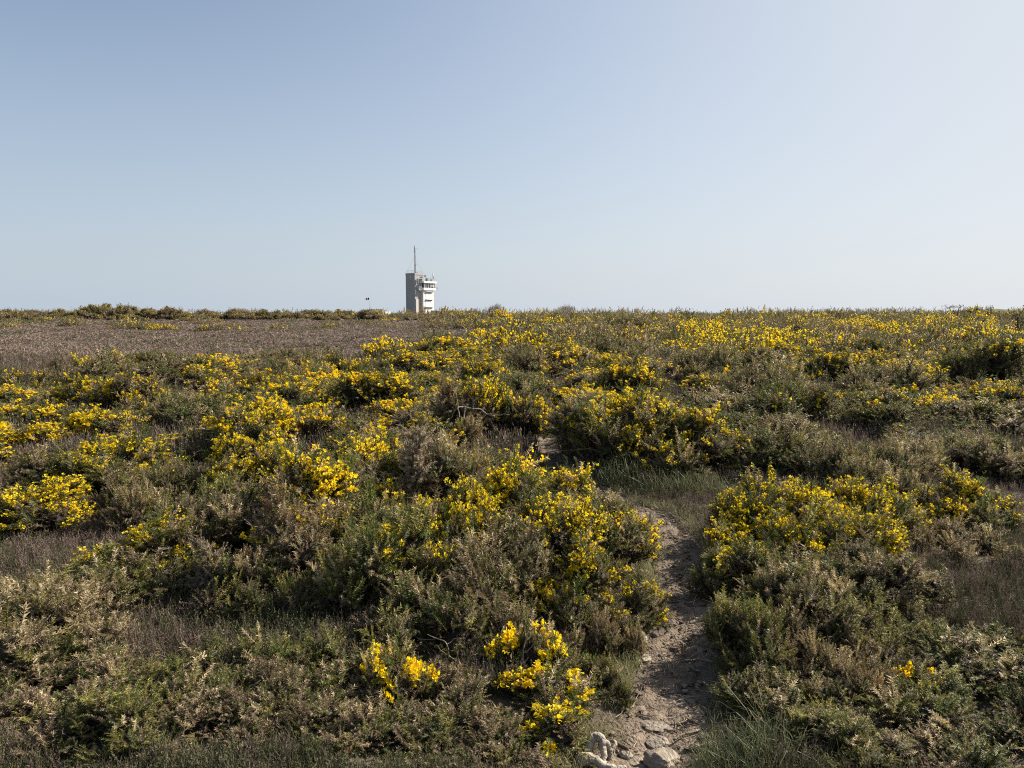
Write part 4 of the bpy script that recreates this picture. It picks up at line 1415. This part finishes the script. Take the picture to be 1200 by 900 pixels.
def dish(x, y, z, rad, ax, parent, label):
    g = Geo()
    V, F = [], []
    ax = nrm(np.array(ax, float)); a = nrm(np.cross(ax, [0, 0, 1.])); b = np.cross(ax, a)
    N = 20
    rings = [(0, .0), (.35, .04), (.7, .16), (1, .34), (1.0, .20), (.7, .02), (.35, -.1), (0, -.14)]
    for rr, h in rings:
        for k in range(N):
            th = 2 * PI * k / N
            V.append(np.array([x, y, z]) + rad * (rr * (math.cos(th) * a + math.sin(th) * b) + h * ax))
    for i in range(len(rings) - 1):
        for k in range(N):
            p, q = i * N + k, i * N + (k + 1) % N
            F += [(p, q, q + N), (p, q + N, p + N)]
    g.add(np.array(V), np.array(F))
    g.add(*tri_tube(np.array([np.array([x, y, z]) - ax * rad * .1, np.array([x, y, z]) - ax * rad * .9]), .07, 6))
    g.add(*tri_tube(np.array([np.array([x, y, z]), np.array([x, y, z]) + ax * rad * .55]), .05, 6))
    o = link('dish_antenna', g.mesh('dish_antenna', M['white'], True), parent)
    o['label'] = label


dish(2.0, -1.0, zpx(338.3), .85, (-.35, -1, .05), tower, 'large white dish at mid height')
dish(5.3, -.6, zpx(323.6), .55, (-.5, -1, .1), tower, 'small grey dish at the top corner')
boxes('antenna_bracket', [(1.0, 1.15, -.75, -.125, zpx(333), zpx(327)), (1.0, 4.4, -.75, -.65, zpx(327), zpx(326.4)), (3.6, 3.8, -.78, -.125, zpx(331), zpx(324))], 'metal', tower)

# ------------------------------------------------------------------ flag, low building, wall on the skyline
FX, FY = xy(433.8, 205)
g = Geo(); g.add(*tri_tube(np.array([(0, 0, -.3), (0, 0, 3.2), (0, 0, zpx(348.3, 205) - tz(FX, FY))], float), [.035, .03, .022], 8))
pole = link('flagpole', g.mesh('flagpole', M['metal'], True), None, (FX, FY, tz(FX, FY)))
tag(pole, 'thin pale flagpole on the skyline left of the tower', 'flagpole')
fl = {}
zt = zpx(348.8, 205)
root = link('flag', None, None, (FX - .05, FY, zt)); tag(root, 'small blue white and red flag flying left from the thin pole', 'flag')
for i, (c, nmn) in enumerate((((.01, .03, .20), 'flag_blue'), ((.80, .80, .80), 'flag_white'), ((.62, .02, .03), 'flag_red'))):
    fm = mat_plain(nmn, c, .8)
    u = np.linspace(i / 3, (i + 1) / 3, 6); v = np.linspace(0, 1, 5)
    U, Vv = np.meshgrid(u, v)
    front = np.stack([-U * .95, .10 * np.sin(U * 8 + Vv * .8), -Vv * .62 - .12 * U], -1).reshape(-1, 3)
    nn = len(front)
    VV = np.vstack([front, front + [0, .012, 0]])
    F = []
    for a_ in range(4):
        for b_ in range(5):
            p = a_ * 6 + b_
            F += [(p, p + 1, p + 7), (p, p + 7, p + 6), (nn + p, nn + p + 7, nn + p + 1), (nn + p, nn + p + 6, nn + p + 7)]
    link('stripe', make_mesh('stripe', VV, np.array(F), fm, smooth=True), root)

BX, BY = xy(444, 190)
bz = tz(BX, BY)
hut = link('low_building', None, None, (BX, BY, bz), -.25)
tag(hut, 'low dark roofed building with pale end wall on the skyline left of the tower', 'building')
ztp = zpx(363.0, 190) - bz
boxes('wall', [(-2.2, 2.3, -2, 2, -.5, ztp - .5)], 'palewall', hut)
g = Geo()
V = np.array([(-2.6, -2.4, ztp - .5), (2.0, -2.4, ztp - .5), (2.0, 2.4, ztp - .5), (-2.6, 2.4, ztp - .5), (-2.4, 0, ztp + .15), (1.2, 0, ztp + .15)])
g.add(V, np.array([(0, 1, 5), (0, 5, 4), (2, 3, 4), (2, 4, 5), (1, 2, 5), (3, 0, 4), (0, 2, 1), (0, 3, 2)]))
link('roof', g.mesh('hut_roof', M['roofing']), hut)
boxes('end_wall', [(2.301, 2.6, -1.6, 1.6, -.5, ztp - .45)], 'palewall', hut, 'pale end wall')
WX, WY = xy(530, 230)
wz = tz(WX, WY)
wl = link('boundary_wall', None, None, (WX, WY, wz), .05)
tag(wl, 'long low pale wall just showing on the skyline right of the tower', 'wall')
zt = zpx(364.6, 230) - wz
boxes('wall_face', [(-6.5, 7.2, -.15, .15, -.5, zt)], 'palewall', wl)
boxes('coping', [(-6.6, 7.3, -.22, .22, zt + .002, zt + .12)], 'white', wl)
for px, py, lab in ((519, 361.6, 'white square post above the pale wall, nearest the tower'), (553, 361.8, 'grey thin post at the right end of the pale wall')):
    X, Y = xy(px, 226); z = tz(X, Y); zt = zpx(py, 226) - z
    p_ = boxes('post', [(-.2, .2, -.2, .2, -.3, zt), (-.26, .26, -.26, .26, zt + .002, zt + .14)], 'white' if px < 530 else 'concrete', None)
    p_.location = (X, Y, z)
    tag(p_, lab, 'post')

# grassy mound on the right skyline and by the building
for nm_, px, Y, W, H, D in (('hill', 1158, 160, 15, 1.7, 8),):
    X, _ = xy(px, Y)
    uu = np.linspace(-1, 1, 40); UU, VV = np.meshgrid(uu, uu)
    rr = np.clip(1 - UU ** 2 - VV ** 2, 0, 1)
    z = terrain((X + UU * W / 2 * 1.2).ravel(), (Y + VV * D).ravel()).reshape(UU.shape) - .1 + H * rr ** .7 * (1 + .12 * noise2(UU, VV, .5, 4))
    ii = (np.arange(39)[:, None] * 40 + np.arange(39)[None]).ravel()
    me = make_mesh('hill', np.stack([(X + UU * W / 2 * 1.2).ravel(), (Y + VV * D).ravel(), z.ravel()], -1), np.stack([ii, ii + 1, ii + 41, ii + 40], -1),
                   mat_noise('mound_turf', [(.09, .10, .05), (.15, .15, .075)], .8, .95, .6, 3), smooth=True)
    tag(link('hill', me), kind='structure')

# ------------------------------------------------------------------ sky, sun, camera
world = bpy.data.worlds.new('World'); scene.world = world; world.use_nodes = True
n = world.node_tree; n.nodes.clear()
out = n.nodes.new('ShaderNodeOutputWorld'); bg = n.nodes.new('ShaderNodeBackground'); sky = n.nodes.new('ShaderNodeTexSky')
sky.sky_type = 'NISHITA'; sky.sun_disc = False
sky.sun_elevation = SUN_EL
sky.sun_rotation = SUN_AZ
sky.air_density = 1.0; sky.dust_density = 1.0; sky.ozone_density = 1.0; sky.altitude = 0
# pale sea haze low in the sky, brighter towards the sun
geo = n.nodes.new('ShaderNodeTexCoord')
sep = n.nodes.new('ShaderNodeSeparateXYZ'); n.links.new(geo.outputs['Generated'], sep.inputs[0])


def mth(op, a, b=None, c=None, clamp=False):
    q = n.nodes.new('ShaderNodeMath'); q.operation = op; q.use_clamp = clamp
    for i, v in enumerate((a, b, c)):
        if v is None: continue
        if isinstance(v, (int, float)): q.inputs[i].default_value = v
        else: n.links.new(v, q.inputs[i])
    return q.outputs[0]


w_ = mth('POWER', mth('SUBTRACT', 1.0, mth('MULTIPLY', mth('MAXIMUM', sep.outputs[2], 0.0), 1 / .50), clamp=True), 1.35)
w_ = mth('MULTIPLY', w_, .93)
sdot = mth('ADD', mth('MULTIPLY', sep.outputs[0], math.sin(SUN_AZ)), mth('MULTIPLY', sep.outputs[1], math.cos(SUN_AZ)))
t_ = mth('POWER', mth('MULTIPLY', mth('ADD', sdot, .24), 1 / 1.24, clamp=True), 1.5)
hz = n.nodes.new('ShaderNodeMix'); hz.data_type = 'RGBA'
n.links.new(t_, hz.inputs[0])
SKY_S, EXPO = .069, 1.05
kk = 1 / (SKY_S * 2 ** EXPO)
hz.inputs[6].default_value = (.50 * kk, .595 * kk, .705 * kk, 1)
hz.inputs[7].default_value = (.77 * kk, .81 * kk, .85 * kk, 1)
sd3 = mth('ADD', mth('MULTIPLY', sdot, math.cos(SUN_EL)), mth('MULTIPLY', sep.outputs[2], math.sin(SUN_EL)))
gl_ = mth('MULTIPLY', mth('POWER', mth('MULTIPLY', mth('SUBTRACT', sd3, -.05), 1 / .87, clamp=True), 2.6), .85)
w_ = mth('SUBTRACT', 1.0, mth('MULTIPLY', mth('SUBTRACT', 1.0, w_), mth('SUBTRACT', 1.0, gl_)))
tn = n.nodes.new('ShaderNodeMix'); tn.data_type = 'RGBA'; tn.blend_type = 'MULTIPLY'; tn.inputs[0].default_value = 1
tn.inputs[7].default_value = (.98, .93, .93, 1); n.links.new(sky.outputs[0], tn.inputs[6])
mx = n.nodes.new('ShaderNodeMix'); mx.data_type = 'RGBA'
n.links.new(w_, mx.inputs[0]); n.links.new(tn.outputs[2], mx.inputs[6]); n.links.new(hz.outputs[2], mx.inputs[7])
bg.inputs[1].default_value = SKY_S
n.links.new(mx.outputs[2], bg.inputs[0]); n.links.new(bg.outputs[0], out.inputs[0])

sl = bpy.data.lights.new('sun', 'SUN'); sl.energy = 5.0; sl.angle = math.radians(.53); sl.color = (1, .915, .78)
so = link('sun', sl, None, (40, 20, 40))
sd = np.array([math.sin(SUN_AZ) * math.cos(SUN_EL), math.cos(SUN_AZ) * math.cos(SUN_EL), math.sin(SUN_EL)])
from mathutils import Vector
so.rotation_euler = Vector(sd).to_track_quat('Z', 'Y').to_euler()

cam = bpy.data.cameras.new('camera'); cam.sensor_width = 36; cam.lens = FPX / 1200 * 36; cam.clip_end = 6000; cam.clip_start = .05
co = link('camera', cam, None, (0, 0, EYE)); co.rotation_euler = (PI / 2 - PITCH, 0, 0)
scene.camera = co
scene.view_settings.view_transform = 'Standard'; scene.view_settings.look = 'None'
scene.view_settings.exposure = EXPO; scene.view_settings.gamma = 1
scene.cycles.use_denoising = False
scene.cycles.filter_width = 1.1
scene.render.resolution_x = 1024; scene.render.resolution_y = 768
tot = sum(len(o.data.polygons) for o in scene.objects if o.type == 'MESH')
uniq = sum(len(m.polygons) for m in bpy.data.meshes)
print('polys shown', tot, 'unique', uniq)
